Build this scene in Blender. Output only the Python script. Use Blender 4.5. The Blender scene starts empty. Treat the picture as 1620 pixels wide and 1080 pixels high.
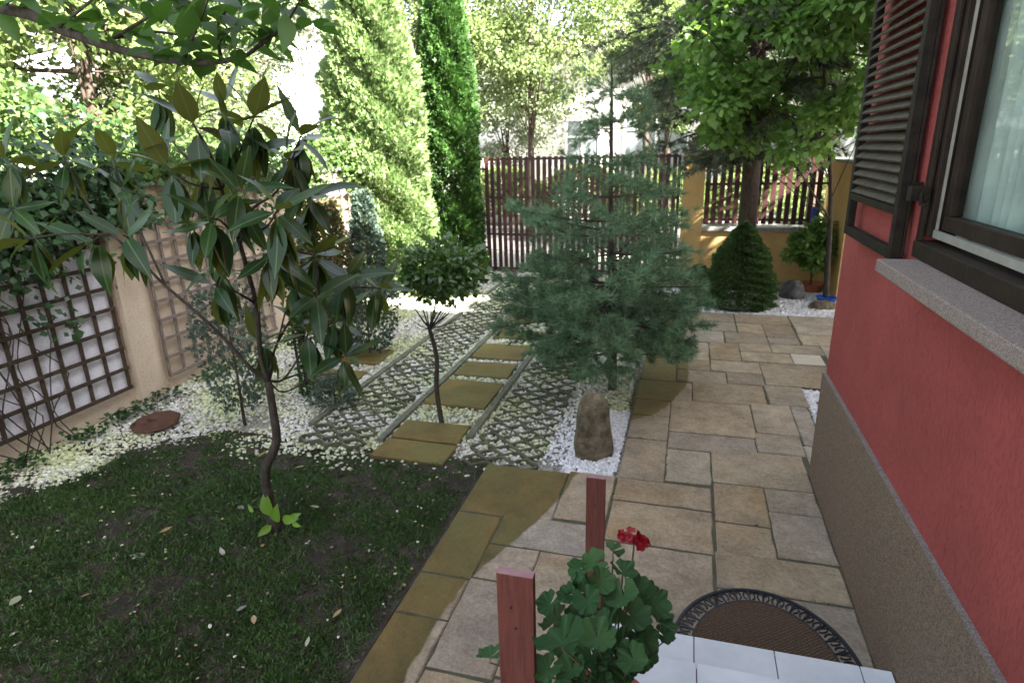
import bpy, math, random
import numpy as np
from mathutils import Matrix, Vector

random.seed(7)
rng = np.random.default_rng(7)
R = math.radians
scene = bpy.context.scene
col = scene.collection

# ------------------------------------------------------------ camera
PPX, PPY = 810., 540.
a = np.array([1095 - PPX, 225 - PPY]); b = np.array([890 - PPX, 3600 - PPY])
F = math.sqrt(-(a @ b))
Yv = np.array([*a, F]); Yv /= np.linalg.norm(Yv)
Dv = np.array([*b, F]); Dv /= np.linalg.norm(Dv)
M3 = np.array([np.cross(Dv, Yv), Yv, -Dv])
CH = 2.3
cam_data = bpy.data.cameras.new('camera')
cam = bpy.data.objects.new('camera', cam_data); col.objects.link(cam)
cm = Matrix(((M3[0, 0], -M3[0, 1], -M3[0, 2], 0), (M3[1, 0], -M3[1, 1], -M3[1, 2], 0), (M3[2, 0], -M3[2, 1], -M3[2, 2], CH), (0, 0, 0, 1)))
cam.matrix_world = cm
cam_data.sensor_width = 36; cam_data.lens = F / 1620 * 36
cam_data.clip_start = .05; cam_data.clip_end = 2000
cam_data.dof.use_dof = True; cam_data.dof.focus_distance = 2.2; cam_data.dof.aperture_fstop = 4.5
scene.camera = cam

# ------------------------------------------------------------ world, sun, exposure
SUN_EL, SUN_AZ = R(44), R(112)          # azimuth clockwise from +Y
world = bpy.data.worlds.new('World'); scene.world = world; world.use_nodes = True
wn = world.node_tree
sky = wn.nodes.new('ShaderNodeTexSky'); sky.sky_type = 'NISHITA'; sky.sun_disc = False
sky.sun_elevation = SUN_EL; sky.sun_rotation = SUN_AZ; sky.dust_density = 2.5
bgn = wn.nodes['Background']; hsn = wn.nodes.new('ShaderNodeHueSaturation'); hsn.inputs['Saturation'].default_value = .45; wn.links.new(sky.outputs[0], hsn.inputs['Color']); wn.links.new(hsn.outputs[0], bgn.inputs[0]); bgn.inputs[1].default_value = .058
sd = bpy.data.lights.new('sun', 'SUN'); sd.energy = 5; sd.angle = R(.5); sd.color = (1, .95, .86)
sun = bpy.data.objects.new('sun', sd); col.objects.link(sun)
tos = Vector((math.sin(SUN_AZ) * math.cos(SUN_EL), math.cos(SUN_AZ) * math.cos(SUN_EL), math.sin(SUN_EL)))
sun.rotation_euler = tos.to_track_quat('Z', 'Y').to_euler(); sun.location = (8, -4, 12)
vs = scene.view_settings
vs.view_transform = 'Standard'; vs.look = 'None'; vs.gamma = 1; vs.use_curve_mapping = False
vs.exposure = 3.75

# ------------------------------------------------------------ surveying helpers (photo point -> place on a real plane)
def ray(px, py):
    return M3 @ np.array([px - PPX, py - PPY, F])
def gp(px, py, z=0):
    r = ray(px, py); t = (z - CH) / r[2]; return (r[0] * t, r[1] * t, z)
def ay(px, py, y):
    r = ray(px, py); t = y / r[1]; return (r[0] * t, y, CH + r[2] * t)
def ax(px, py, x):
    r = ray(px, py); t = x / r[0]; return (x, r[1] * t, CH + r[2] * t)

# ------------------------------------------------------------ object helpers
WT = {}
def tag(o, label=None, cat=None, group=None, kind=None):
    if label: o['label'] = label
    if cat: o['category'] = cat
    if group: o['group'] = group
    if kind: o['kind'] = kind
    return o
def empty(name, loc, label, cat, group=None):
    o = bpy.data.objects.new(name, None); col.objects.link(o); o.location = loc
    o.empty_display_size = .1
    WT[o] = Vector(loc)
    return tag(o, label, cat, group)
def link(name, me, parent=None, at=(0, 0, 0), label=None, kind=None):
    o = bpy.data.objects.new(name, me); col.objects.link(o)
    at = Vector(at); WT[o] = at
    if parent is not None:
        o.parent = parent; o.location = at - WT[parent]
    else: o.location = at
    return tag(o, label, None, None, kind)
def link_m(name, me, parent, mw):
    """world matrix mw, under an unrotated parent"""
    o = bpy.data.objects.new(name, me); col.objects.link(o)
    o.parent = parent; WT[o] = mw.translation.copy()
    o.matrix_local = Matrix.Translation(-WT[parent]) @ mw
    return o

class MB:
    def __init__(s): s.v = []; s.f = []
    def add(s, vs, fs):
        k = len(s.v); s.v += [tuple(p) for p in vs]; s.f += [tuple(i + k for i in f) for f in fs]; return s
    def box(s, x0, x1, y0, y1, z0, z1, m=None):
        p = [Vector(q) for q in ((x0, y0, z0), (x1, y0, z0), (x1, y1, z0), (x0, y1, z0), (x0, y0, z1), (x1, y0, z1), (x1, y1, z1), (x0, y1, z1))]
        if m is not None: p = [m @ q for q in p]
        return s.add(p, [(0, 3, 2, 1), (4, 5, 6, 7), (0, 1, 5, 4), (1, 2, 6, 5), (2, 3, 7, 6), (3, 0, 4, 7)])
    def bar(s, a, b, w, h, up=(0, 0, 1)):
        a, b = Vector(a), Vector(b); d = (b - a).normalized(); u = Vector(up); n = d.cross(u).normalized(); u = n.cross(d)
        c = []
        for q in (a, b):
            for i, j in ((-1, -1), (1, -1), (1, 1), (-1, 1)): c.append(q + n * (i * w / 2) + u * (j * h / 2))
        return s.add(c, [(3, 2, 1, 0), (4, 5, 6, 7), (0, 1, 5, 4), (1, 2, 6, 5), (2, 3, 7, 6), (3, 0, 4, 7)])
    def tube(s, pts, rad, n=8, cap=True):
        pts = [Vector(p) for p in pts]
        if not hasattr(rad, '__len__'): rad = [rad] * len(pts)
        k = len(s.v); ref = Vector((0.13, .97, .2))
        for i, p in enumerate(pts):
            d = (pts[min(i + 1, len(pts) - 1)] - pts[max(i - 1, 0)])
            d = d.normalized() if d.length > 1e-9 else Vector((0, 0, 1))
            u = d.cross(ref)
            if u.length < .1: u = d.cross(Vector((1, 0, 0)))
            u.normalize(); w = d.cross(u)
            for j in range(n):
                t = 2 * math.pi * j / n
                s.v.append(tuple(p + (u * math.cos(t) + w * math.sin(t)) * rad[i]))
        for i in range(len(pts) - 1):
            for j in range(n):
                j2 = (j + 1) % n
                s.f.append((k + i * n + j, k + i * n + j2, k + (i + 1) * n + j2, k + (i + 1) * n + j))
        if cap:
            s.f.append(tuple(k + j for j in reversed(range(n)))); s.f.append(tuple(k + (len(pts) - 1) * n + j for j in range(n)))
        return s
    def lathe(s, prof, c, n=20):
        k = len(s.v)
        for r, z in prof:
            for j in range(n):
                t = 2 * math.pi * j / n; s.v.append((c[0] + r * math.cos(t), c[1] + r * math.sin(t), c[2] + z))
        for i in range(len(prof) - 1):
            for j in range(n):
                j2 = (j + 1) % n; s.f.append((k + i * n + j, k + i * n + j2, k + (i + 1) * n + j2, k + (i + 1) * n + j))
        return s
    def mesh(s, name, mat, smooth=False, origin=None):
        me = bpy.data.meshes.new(name)
        if origin is None:
            A = np.array(s.v); lo, hi = A.min(0), A.max(0)
            origin = ((lo[0] + hi[0]) / 2, (lo[1] + hi[1]) / 2, lo[2])
        me.from_pydata([(x - origin[0], y - origin[1], z - origin[2]) for x, y, z in s.v], [], s.f)
        me.materials.append(mat)
        if smooth: me.polygons.foreach_set('use_smooth', [True] * len(me.polygons))
        me.update(); return me, origin
    def build(s, name, mat, parent=None, smooth=False, label=None, kind=None, bevel=0):
        me, o = s.mesh(name, mat, smooth)
        ob = link(name, me, parent, o, label, kind)
        if bevel:
            m = ob.modifiers.new('bevel', 'BEVEL'); m.width = bevel; m.segments = 2; m.limit_method = 'ANGLE'
        return ob

def np_mesh(name, V, Fc, mat, smooth=False):
    """V (n,3), Fc (m,k) uniform faces"""
    me = bpy.data.meshes.new(name); V = np.asarray(V, dtype=np.float32); Fc = np.asarray(Fc, dtype=np.int32)
    m, k = Fc.shape
    me.vertices.add(len(V)); me.vertices.foreach_set('co', V.ravel())
    me.loops.add(m * k); me.loops.foreach_set('vertex_index', Fc.ravel())
    me.polygons.add(m); me.polygons.foreach_set('loop_start', np.arange(0, m * k, k, dtype=np.int32))
    me.polygons.foreach_set('loop_total', np.full(m, k, dtype=np.int32))
    if smooth: me.polygons.foreach_set('use_smooth', np.ones(m, dtype=bool))
    me.materials.append(mat); me.update(calc_edges=True); return me
def norm(a): return a / np.maximum(np.linalg.norm(a, axis=-1, keepdims=True), 1e-9)
def frames(d, up):
    """columns: x = side, y = along d, z = normal close to up"""
    d = norm(d); x = norm(np.cross(d, up)); z = np.cross(x, d); return np.stack([x, d, z], axis=-1)
def scatter(tv, tf, Rm, T, S, name, mat, parent=None, label=None, kind='stuff', origin=(0, 0, 0), smooth=False):
    tv = np.asarray(tv, float); tf = np.asarray(tf)
    N = len(T); S = np.asarray(S, float)
    if S.ndim == 1: S = np.repeat(S[:, None], 3, 1)
    V = np.einsum('nij,nmj->nmi', Rm, tv[None] * S[:, None, :]) + T[:, None, :] - np.asarray(origin)
    Fc = (tf[None] + (np.arange(N) * len(tv))[:, None, None]).reshape(-1, tf.shape[1])
    return link(name, np_mesh(name, V.reshape(-1, 3), Fc, mat, smooth), parent, origin, label, kind)
def rdir(n): return norm(rng.normal(size=(n, 3)))

# ------------------------------------------------------------ materials
def mat(name, c1, c2=None, scale=8, rough=.7, bump=0, bscale=None, detail=6, spec=.4, metal=0, stretch=None, rand=0, bdist=.01):
    m = bpy.data.materials.new(name); m.use_nodes = True; nt = m.node_tree; N = nt.nodes; L = nt.links
    bs = N['Principled BSDF']; bs.inputs['Roughness'].default_value = rough; bs.inputs['Metallic'].default_value = metal
    bs.inputs['Specular IOR Level'].default_value = spec
    geo = N.new('ShaderNodeNewGeometry'); src = geo.outputs['Position']
    if stretch:
        mp = N.new('ShaderNodeMapping'); mp.inputs['Scale'].default_value = stretch; L.new(src, mp.inputs[0]); src = mp.outputs[0]
    out = None
    if c2 is not None:
        nz = N.new('ShaderNodeTexNoise'); nz.inputs['Scale'].default_value = scale; nz.inputs['Detail'].default_value = detail
        nz.inputs['Roughness'].default_value = .62; L.new(src, nz.inputs[0])
        cr = N.new('ShaderNodeValToRGB'); cr.color_ramp.elements[0].position = .34; cr.color_ramp.elements[1].position = .66
        cr.color_ramp.elements[0].color = (*c1, 1); cr.color_ramp.elements[1].color = (*c2, 1)
        L.new(nz.outputs[0], cr.inputs[0]); out = cr.outputs[0]
    else:
        rgb = N.new('ShaderNodeRGB'); rgb.outputs[0].default_value = (*c1, 1); out = rgb.outputs[0]
    if rand:
        oi = N.new('ShaderNodeObjectInfo'); hv = N.new('ShaderNodeHueSaturation')
        mr = N.new('ShaderNodeMapRange'); mr.inputs[3].default_value = 1 - rand; mr.inputs[4].default_value = 1 + rand
        L.new(oi.outputs['Random'], mr.inputs[0]); L.new(mr.outputs[0], hv.inputs['Value']); L.new(out, hv.inputs['Color']); out = hv.outputs[0]
    L.new(out, bs.inputs['Base Color'])
    if bump:
        nb = N.new('ShaderNodeTexNoise'); nb.inputs['Scale'].default_value = bscale or scale * 6; nb.inputs['Detail'].default_value = 5; L.new(src, nb.inputs[0])
        bp = N.new('ShaderNodeBump'); bp.inputs['Strength'].default_value = bump; bp.inputs['Distance'].default_value = bdist
        L.new(nb.outputs[0], bp.inputs['Height']); L.new(bp.outputs[0], bs.inputs['Normal'])
    m['out'] = 0
    return m
def get(m): return m.node_tree, m.node_tree.nodes, m.node_tree.links

def leaf_mat(name, top, top2, back=None, rough=.45, trans=.35, tcol=None, coat=0, island=True, spec=.5):
    m = bpy.data.materials.new(name); m.use_nodes = True; nt, N, L = get(m)
    bs = N['Principled BSDF']; bs.inputs['Roughness'].default_value = rough; bs.inputs['Specular IOR Level'].default_value = spec
    geo = N.new('ShaderNodeNewGeometry'); oi = N.new('ShaderNodeObjectInfo')
    mx = N.new('ShaderNodeMix'); mx.data_type = 'RGBA'
    mx.inputs[6].default_value = (*top, 1); mx.inputs[7].default_value = (*top2, 1)
    L.new(geo.outputs['Random Per Island'] if island else oi.outputs['Random'], mx.inputs[0]); out = mx.outputs[2]
    nz = N.new('ShaderNodeTexNoise'); nz.inputs['Scale'].default_value = 3; L.new(geo.outputs['Position'], nz.inputs[0])
    hv = N.new('ShaderNodeHueSaturation'); mr = N.new('ShaderNodeMapRange'); mr.inputs[1].default_value = .3; mr.inputs[2].default_value = .7
    mr.inputs[3].default_value = .75; mr.inputs[4].default_value = 1.25; L.new(nz.outputs[0], mr.inputs[0]); L.new(mr.outputs[0], hv.inputs['Value']); L.new(out, hv.inputs['Color']); out = hv.outputs[0]
    if back:
        m2 = N.new('ShaderNodeMix'); m2.data_type = 'RGBA'; m2.inputs[7].default_value = (*back, 1)
        L.new(geo.outputs['Backfacing'], m2.inputs[0]); L.new(out, m2.inputs[6]); out = m2.outputs[2]
        mr2 = N.new('ShaderNodeMapRange'); mr2.inputs[3].default_value = rough; mr2.inputs[4].default_value = .75
        L.new(geo.outputs['Backfacing'], mr2.inputs[0]); L.new(mr2.outputs[0], bs.inputs['Roughness'])
    L.new(out, bs.inputs['Base Color'])
    bs.inputs['Coat Weight'].default_value = coat; bs.inputs['Coat Roughness'].default_value = .2
    tr = N.new('ShaderNodeBsdfTranslucent')
    if tcol: tr.inputs[0].default_value = (*tcol, 1)
    else: L.new(out, tr.inputs[0])
    ms = N.new('ShaderNodeMixShader'); ms.inputs[0].default_value = trans
    L.new(bs.outputs[0], ms.inputs[1]); L.new(tr.outputs[0], ms.inputs[2]); L.new(ms.outputs[0], N['Material Output'].inputs[0])
    return m

def stone_mat(name, wet='curve'):
    m = bpy.data.materials.new(name); m.use_nodes = True; nt, N, L = get(m)
    bs = N['Principled BSDF']; geo = N.new('ShaderNodeNewGeometry'); oi = N.new('ShaderNodeObjectInfo'); pos = geo.outputs['Position']
    def noise(sc, det=6, rough=.6, w=None):
        n = N.new('ShaderNodeTexNoise'); n.inputs['Scale'].default_value = sc; n.inputs['Detail'].default_value = det; n.inputs['Roughness'].default_value = rough
        va = N.new('ShaderNodeVectorMath'); va.operation = 'MULTIPLY_ADD'; va.inputs[1].default_value = (37, 91, 13)
        cb = N.new('ShaderNodeCombineXYZ')
        for i in range(3): L.new(oi.outputs['Random'], cb.inputs[i])
        L.new(cb.outputs[0], va.inputs[0]); L.new(pos, va.inputs[2]); L.new(va.outputs[0], n.inputs[0]); return n.outputs[0]
    def ramp(s, p0, c0, p1, c1):
        r = N.new('ShaderNodeValToRGB'); e = r.color_ramp.elements; e[0].position = p0; e[1].position = p1; e[0].color = (*c0, 1); e[1].color = (*c1, 1); L.new(s, r.inputs[0]); return r.outputs[0]
    def mixc(f, a, b, blend='MIX'):
        x = N.new('ShaderNodeMix'); x.data_type = 'RGBA'; x.blend_type = blend
        if isinstance(f, float): x.inputs[0].default_value = f
        else: L.new(f, x.inputs[0])
        for s, i in ((a, 6), (b, 7)):
            if isinstance(s, tuple): x.inputs[i].default_value = (*s, 1)
            else: L.new(s, x.inputs[i])
        return x.outputs[2]
    base = ramp(noise(2.6, 8, .65), .3, (.255, .205, .148), .7, (.4, .333, .245))
    gm = N.new('ShaderNodeMapRange'); gm.inputs[1].default_value = .52; gm.inputs[2].default_value = .72; gm.inputs[4].default_value = .75; L.new(noise(3.7, 9, .7), gm.inputs[0])
    base = mixc(gm.outputs[0], base, (.2, .175, .155))
    st_ = N.new('ShaderNodeMapRange'); st_.inputs[1].default_value = .55; st_.inputs[2].default_value = .72; st_.inputs[4].default_value = .6; L.new(noise(7, 10, .8), st_.inputs[0]); base = mixc(st_.outputs[0], base, (.12, .10, .085))
    or_ = N.new('ShaderNodeMapRange'); or_.inputs[1].default_value = .5; or_.inputs[2].default_value = .7; or_.inputs[4].default_value = .6; L.new(noise(2.1, 4, .5), or_.inputs[0]); base = mixc(or_.outputs[0], base, (.33, .24, .145))
    fine = ramp(noise(48, 7, .8), .32, (.78, .77, .75), .62, (1.1, 1.1, 1.1)); base = mixc(1., base, fine, 'MULTIPLY')
    med = ramp(noise(6, 10, .78), .34, (.72, .70, .68), .6, (1.12, 1.11, 1.1)); base = mixc(1., base, med, 'MULTIPLY')
    hv = N.new('ShaderNodeHueSaturation'); mr = N.new('ShaderNodeMapRange'); mr.inputs[3].default_value = .84; mr.inputs[4].default_value = 1.16
    L.new(oi.outputs['Random'], mr.inputs[0]); L.new(mr.outputs[0], hv.inputs['Value']); L.new(base, hv.inputs['Color'])
    mr3 = N.new('ShaderNodeMapRange'); mr3.inputs[3].default_value = 1.2; mr3.inputs[4].default_value = .72; sm = N.new('ShaderNodeMath'); sm.operation = 'FRACT'
    mm = N.new('ShaderNodeMath'); mm.operation = 'MULTIPLY'; mm.inputs[1].default_value = 7.31; L.new(oi.outputs['Random'], mm.inputs[0]); L.new(mm.outputs[0], sm.inputs[0]); L.new(sm.outputs[0], mr3.inputs[0]); L.new(mr3.outputs[0], hv.inputs['Saturation'])
    base = hv.outputs[0]
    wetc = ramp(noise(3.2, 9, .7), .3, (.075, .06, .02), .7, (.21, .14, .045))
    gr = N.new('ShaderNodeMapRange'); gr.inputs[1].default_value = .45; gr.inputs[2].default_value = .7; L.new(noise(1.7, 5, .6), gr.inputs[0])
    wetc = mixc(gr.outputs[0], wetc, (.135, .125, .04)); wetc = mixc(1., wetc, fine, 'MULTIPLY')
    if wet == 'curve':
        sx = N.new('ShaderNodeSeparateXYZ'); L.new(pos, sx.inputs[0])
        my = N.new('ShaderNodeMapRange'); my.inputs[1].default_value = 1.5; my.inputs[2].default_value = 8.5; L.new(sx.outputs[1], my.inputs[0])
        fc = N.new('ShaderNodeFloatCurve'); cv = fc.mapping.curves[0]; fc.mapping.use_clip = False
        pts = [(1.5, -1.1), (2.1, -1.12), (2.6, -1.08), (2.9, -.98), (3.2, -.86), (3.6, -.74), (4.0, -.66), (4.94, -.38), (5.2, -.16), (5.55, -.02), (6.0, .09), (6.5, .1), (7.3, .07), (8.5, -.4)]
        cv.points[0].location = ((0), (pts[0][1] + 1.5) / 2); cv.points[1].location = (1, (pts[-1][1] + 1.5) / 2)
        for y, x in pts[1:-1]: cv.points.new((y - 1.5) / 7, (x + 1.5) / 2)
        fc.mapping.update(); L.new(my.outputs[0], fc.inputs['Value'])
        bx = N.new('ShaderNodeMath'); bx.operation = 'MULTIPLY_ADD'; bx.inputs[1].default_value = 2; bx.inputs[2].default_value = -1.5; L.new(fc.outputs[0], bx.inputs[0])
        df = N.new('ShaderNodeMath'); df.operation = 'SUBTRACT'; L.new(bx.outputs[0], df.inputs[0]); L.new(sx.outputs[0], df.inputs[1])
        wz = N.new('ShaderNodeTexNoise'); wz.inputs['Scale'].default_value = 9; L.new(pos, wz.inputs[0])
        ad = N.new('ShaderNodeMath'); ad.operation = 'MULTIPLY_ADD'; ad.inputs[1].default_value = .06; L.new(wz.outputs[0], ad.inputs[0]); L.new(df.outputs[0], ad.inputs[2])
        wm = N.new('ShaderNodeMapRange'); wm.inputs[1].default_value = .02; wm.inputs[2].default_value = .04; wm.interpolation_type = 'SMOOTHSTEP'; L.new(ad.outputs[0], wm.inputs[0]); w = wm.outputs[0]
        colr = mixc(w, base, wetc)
    else:
        colr = mixc(1., (1., 1., 1.), wetc); v = N.new('ShaderNodeHueSaturation'); v.inputs['Value'].default_value = 1.15; L.new(colr, v.inputs['Color']); colr = v.outputs[0]; w = None
    L.new(colr, bs.inputs['Base Color'])
    if w is not None:
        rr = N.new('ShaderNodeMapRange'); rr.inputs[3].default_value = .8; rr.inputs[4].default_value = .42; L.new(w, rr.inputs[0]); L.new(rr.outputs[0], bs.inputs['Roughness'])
    else: bs.inputs['Roughness'].default_value = .42
    bs.inputs['Specular IOR Level'].default_value = .35
    b1 = N.new('ShaderNodeBump'); b1.inputs['Strength'].default_value = .8; b1.inputs['Distance'].default_value = .03; L.new(noise(11, 10, .75), b1.inputs['Height'])
    L.new(b1.outputs[0], bs.inputs['Normal'])
    return m

def island_mat(name, cols, rough=.7, spec=.4, patch=None):
    m = bpy.data.materials.new(name); m.use_nodes = True; nt, N, L = get(m); bs = N['Principled BSDF']
    geo = N.new('ShaderNodeNewGeometry'); cr = N.new('ShaderNodeValToRGB'); cr.color_ramp.interpolation = 'CONSTANT'
    e = cr.color_ramp.elements
    while len(e) < len(cols): e.new(.5)
    acc = 0
    for i, (w, c) in enumerate(cols): e[i].position = acc; e[i].color = (*c, 1); acc += w
    L.new(geo.outputs['Random Per Island'], cr.inputs[0]); out = cr.outputs[0]
    if patch:
        nz = N.new('ShaderNodeTexNoise'); nz.inputs['Scale'].default_value = 1.3; nz.inputs['Detail'].default_value = 4; L.new(geo.outputs['Position'], nz.inputs[0])
        mr = N.new('ShaderNodeMapRange'); mr.inputs[1].default_value = .42; mr.inputs[2].default_value = .62; mr.inputs[4].default_value = .8; L.new(nz.outputs[0], mr.inputs[0])
        mx = N.new('ShaderNodeMix'); mx.data_type = 'RGBA'; mx.blend_type = 'MULTIPLY'; mx.inputs[7].default_value = (*patch, 1); L.new(mr.outputs[0], mx.inputs[0]); L.new(out, mx.inputs[6]); out = mx.outputs[2]
    L.new(out, bs.inputs['Base Color']); bs.inputs['Roughness'].default_value = rough; bs.inputs['Specular IOR Level'].default_value = spec
    return m

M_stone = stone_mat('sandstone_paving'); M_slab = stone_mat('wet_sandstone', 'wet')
M_joint = mat('dark_joint_soil', (.06, .052, .038), (.085, .088, .05), 9, .95, .6, 60)
M_ground = mat('street_ground', (.2, .19, .17), (.28, .27, .25), 3, .9, .3)
M_soil = mat('garden_soil', (.024, .019, .014), (.058, .046, .034), 9, .95, 1, 50, bdist=.03)
M_gravelbase = mat('gravel_bed', (.12, .11, .08), (.42, .41, .36), 45, .9, 1, 60, detail=3, bdist=.02)
M_pebble = island_mat('white_marble_chips', [(.38, (.62, .61, .58)), (.22, (.47, .46, .43)), (.14, (.5, .52, .32)), (.1, (.33, .34, .2)), (.16, (.75, .74, .72))], .65, patch=(.85, .95, .55))
M_pebble_clean = island_mat('clean_white_chips', [(.5, (.66, .66, .67)), (.3, (.52, .52, .54)), (.2, (.78, .78, .78))], .6)
M_paver = mat('mossy_concrete', (.05, .058, .03), (.13, .13, .085), 9, .9, .7, 70)
M_kerb = mat('weathered_concrete', (.09, .1, .065), (.17, .17, .13), 10, .9, .6, 60)
M_grass = leaf_mat('grass_blades', (.032, .082, .016), (.065, .13, .026), rough=.5, trans=.3)
M_red = None

def wall_mat(name, c1, c2, vert=True, bump=.6):
    m = mat(name, c1, c2, 2.2, .92, 0); nt, N, L = get(m); bs = N['Principled BSDF']; geo = N.new('ShaderNodeNewGeometry')
    mp = N.new('ShaderNodeMapping'); mp.inputs['Scale'].default_value = (110, 110, 34) if vert else (60, 60, 60); L.new(geo.outputs['Position'], mp.inputs[0])
    nz = N.new('ShaderNodeTexNoise'); nz.inputs['Scale'].default_value = 1; nz.inputs['Detail'].default_value = 3; L.new(mp.outputs[0], nz.inputs[0])
    cr = N.new('ShaderNodeMapRange'); cr.inputs[1].default_value = .36; cr.inputs[2].default_value = .5; L.new(nz.outputs[0], cr.inputs[0])
    gm_ = N.new('ShaderNodeMix'); gm_.data_type = 'RGBA'; gm_.blend_type = 'MULTIPLY'; gi = N.new('ShaderNodeMapRange'); gi.inputs[1].default_value = .9; gi.inputs[2].default_value = .1; gi.inputs[4].default_value = .3; L.new(cr.outputs[0], gi.inputs[0]); L.new(gi.outputs[0], gm_.inputs[0])
    L.new(bs.inputs['Base Color'].links[0].from_socket, gm_.inputs[6]); gm_.inputs[7].default_value = (.62, .6, .6, 1); L.new(gm_.outputs[2], bs.inputs['Base Color'])
    n2 = N.new('ShaderNodeTexNoise'); n2.inputs['Scale'].default_value = 240; L.new(geo.outputs['Position'], n2.inputs[0])
    ad = N.new('ShaderNodeMath'); ad.operation = 'MULTIPLY_ADD'; ad.inputs[1].default_value = .35; L.new(n2.outputs[0], ad.inputs[0]); L.new(cr.outputs[0], ad.inputs[2])
    bp = N.new('ShaderNodeBump'); bp.inputs['Strength'].default_value = bump; bp.inputs['Distance'].default_value = .006; L.new(ad.outputs[0], bp.inputs['Height']); L.new(bp.outputs[0], bs.inputs['Normal'])
    return m
M_red = wall_mat('red_scratched_render', (.25, .047, .041), (.315, .062, .053))
def speckle_mat(name, cols, scale=260, bump=.8):
    m = bpy.data.materials.new(name); m.use_nodes = True; nt, N, L = get(m); bs = N['Principled BSDF']; geo = N.new('ShaderNodeNewGeometry')
    vo = N.new('ShaderNodeTexVoronoi'); vo.inputs['Scale'].default_value = scale; L.new(geo.outputs['Position'], vo.inputs[0])
    sc = N.new('ShaderNodeSeparateColor'); L.new(vo.outputs['Color'], sc.inputs[0])
    cr = N.new('ShaderNodeValToRGB'); cr.color_ramp.interpolation = 'CONSTANT'; e = cr.color_ramp.elements
    while len(e) < len(cols): e.new(.5)
    for i, c in enumerate(cols): e[i].position = i / len(cols); e[i].color = (*c, 1)
    L.new(sc.outputs[0], cr.inputs[0]); L.new(cr.outputs[0], bs.inputs['Base Color']); bs.inputs['Roughness'].default_value = .75
    bp = N.new('ShaderNodeBump'); bp.invert = True; bp.inputs['Strength'].default_value = bump; bp.inputs['Distance'].default_value = .003; L.new(vo.outputs['Distance'], bp.inputs['Height']); L.new(bp.outputs[0], bs.inputs['Normal'])
    return m
M_plinth = speckle_mat('brown_stone_chip_plaster', [(.13, .085, .05), (.19, .125, .075), (.1, .075, .055), (.24, .17, .11), (.16, .12, .1)], 210)
M_plinthcap = speckle_mat('grey_chip_edge', [(.18, .155, .14), (.25, .215, .2), (.14, .12, .11)], 210)
M_sill = speckle_mat('worn_terrazzo_sill', [(.17, .13, .11), (.22, .17, .145), (.12, .095, .08), (.27, .22, .2)], 300, .6)
M_shutter = mat('weathered_dark_brown_paint', (.008, .006, .005), (.02, .016, .011), 14, .65, .4, 90, spec=.15, stretch=(1, 1, 1))
M_slat = mat('sun_bleached_slat', (.035, .028, .018), (.075, .062, .038), 16, .75, .4, 90)
M_frame = mat('brown_window_paint', (.012, .008, .006), (.026, .017, .012), 10, .6, .2, 60, spec=.15)
M_alu = mat('pale_window_strip', (.2, .2, .17), (.28, .27, .24), 12, .4)
M_tile = mat('white_glazed_tile', (.5, .53, .56), (.62, .65, .68), 4, .35, .08, 40, detail=9, rand=.04)
M_grout = mat('mauve_grout', (.2, .15, .16), (.28, .22, .22), 30, .9)
M_board = mat('red_brown_stain', (.085, .024, .018), (.155, .046, .032), 4, .6, .5, 60, stretch=(22, 22, 1.5))
M_boardtop = mat('faded_cut_end', (.24, .13, .14), (.3, .18, .18), 30, .7)
M_screw = mat('screw_hole', (.01, .01, .01), None)
M_rubber = mat('black_rubber', (.012, .013, .018), (.022, .023, .03), 30, .42, .2, 200)
def coir_mat():
    m = mat('brown_coir', (.08, .048, .028), (.19, .12, .075), 90, .95, 0); nt, N, L = get(m); bs = N['Principled BSDF']; geo = N.new('ShaderNodeNewGeometry')
    s = N.new('ShaderNodeSeparateXYZ'); L.new(geo.outputs['Position'], s.inputs[0])
    def sn(o, k):
        a = N.new('ShaderNodeMath'); a.operation = 'MULTIPLY'; a.inputs[1].default_value = k; L.new(o, a.inputs[0]); c = N.new('ShaderNodeMath'); c.operation = 'SINE'; L.new(a.outputs[0], c.inputs[0]); return c.outputs[0]
    p = N.new('ShaderNodeMath'); p.operation = 'MULTIPLY'; L.new(sn(s.outputs[0], 260), p.inputs[0]); L.new(sn(s.outputs[1], 330), p.inputs[1])
    bp = N.new('ShaderNodeBump'); bp.inputs['Strength'].default_value = 1; bp.inputs['Distance'].default_value = .006; L.new(p.outputs[0], bp.inputs['Height']); L.new(bp.outputs[0], bs.inputs['Normal'])
    mx = N.new('ShaderNodeMix'); mx.data_type = 'RGBA'; mx.blend_type = 'MULTIPLY'; mr = N.new('ShaderNodeMapRange'); mr.inputs[1].default_value = 0.3; mr.inputs[2].default_value = -.6; L.new(p.outputs[0], mr.inputs[0]); L.new(mr.outputs[0], mx.inputs[0])
    l = bs.inputs['Base Color'].links[0].from_socket; L.new(l, mx.inputs[6]); mx.inputs[7].default_value = (.4, .4, .4, 1); L.new(mx.outputs[2], bs.inputs['Base Color'])
    return m
M_coir = coir_mat()
M_ochre = wall_mat('ochre_render', (.48, .31, .12), (.58, .38, .16), False, .4)
M_beige = wall_mat('beige_render', (.5, .41, .31), (.6, .51, .4), False, .5)
M_white = wall_mat('white_wall_panel', (.68, .7, .77), (.8, .82, .88), False, .4)
M_cope = mat('grey_coping', (.2, .19, .18), (.3, .29, .27), 12, .9, .4)
M_trellis = mat('dark_trellis_wood', (.03, .02, .014), (.07, .048, .03), 20, .85, .5, 100)
M_trellis2 = mat('grey_trellis_wood', (.14, .11, .1), (.22, .18, .16), 20, .85, .5, 100)
M_gate = mat('dark_maroon_paint', (.045, .016, .015), (.075, .028, .025), 9, .5, .2, 60, rand=.25)
M_gatemetal = mat('dark_metal_frame', (.03, .02, .02), (.05, .03, .03), 20, .45)
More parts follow.
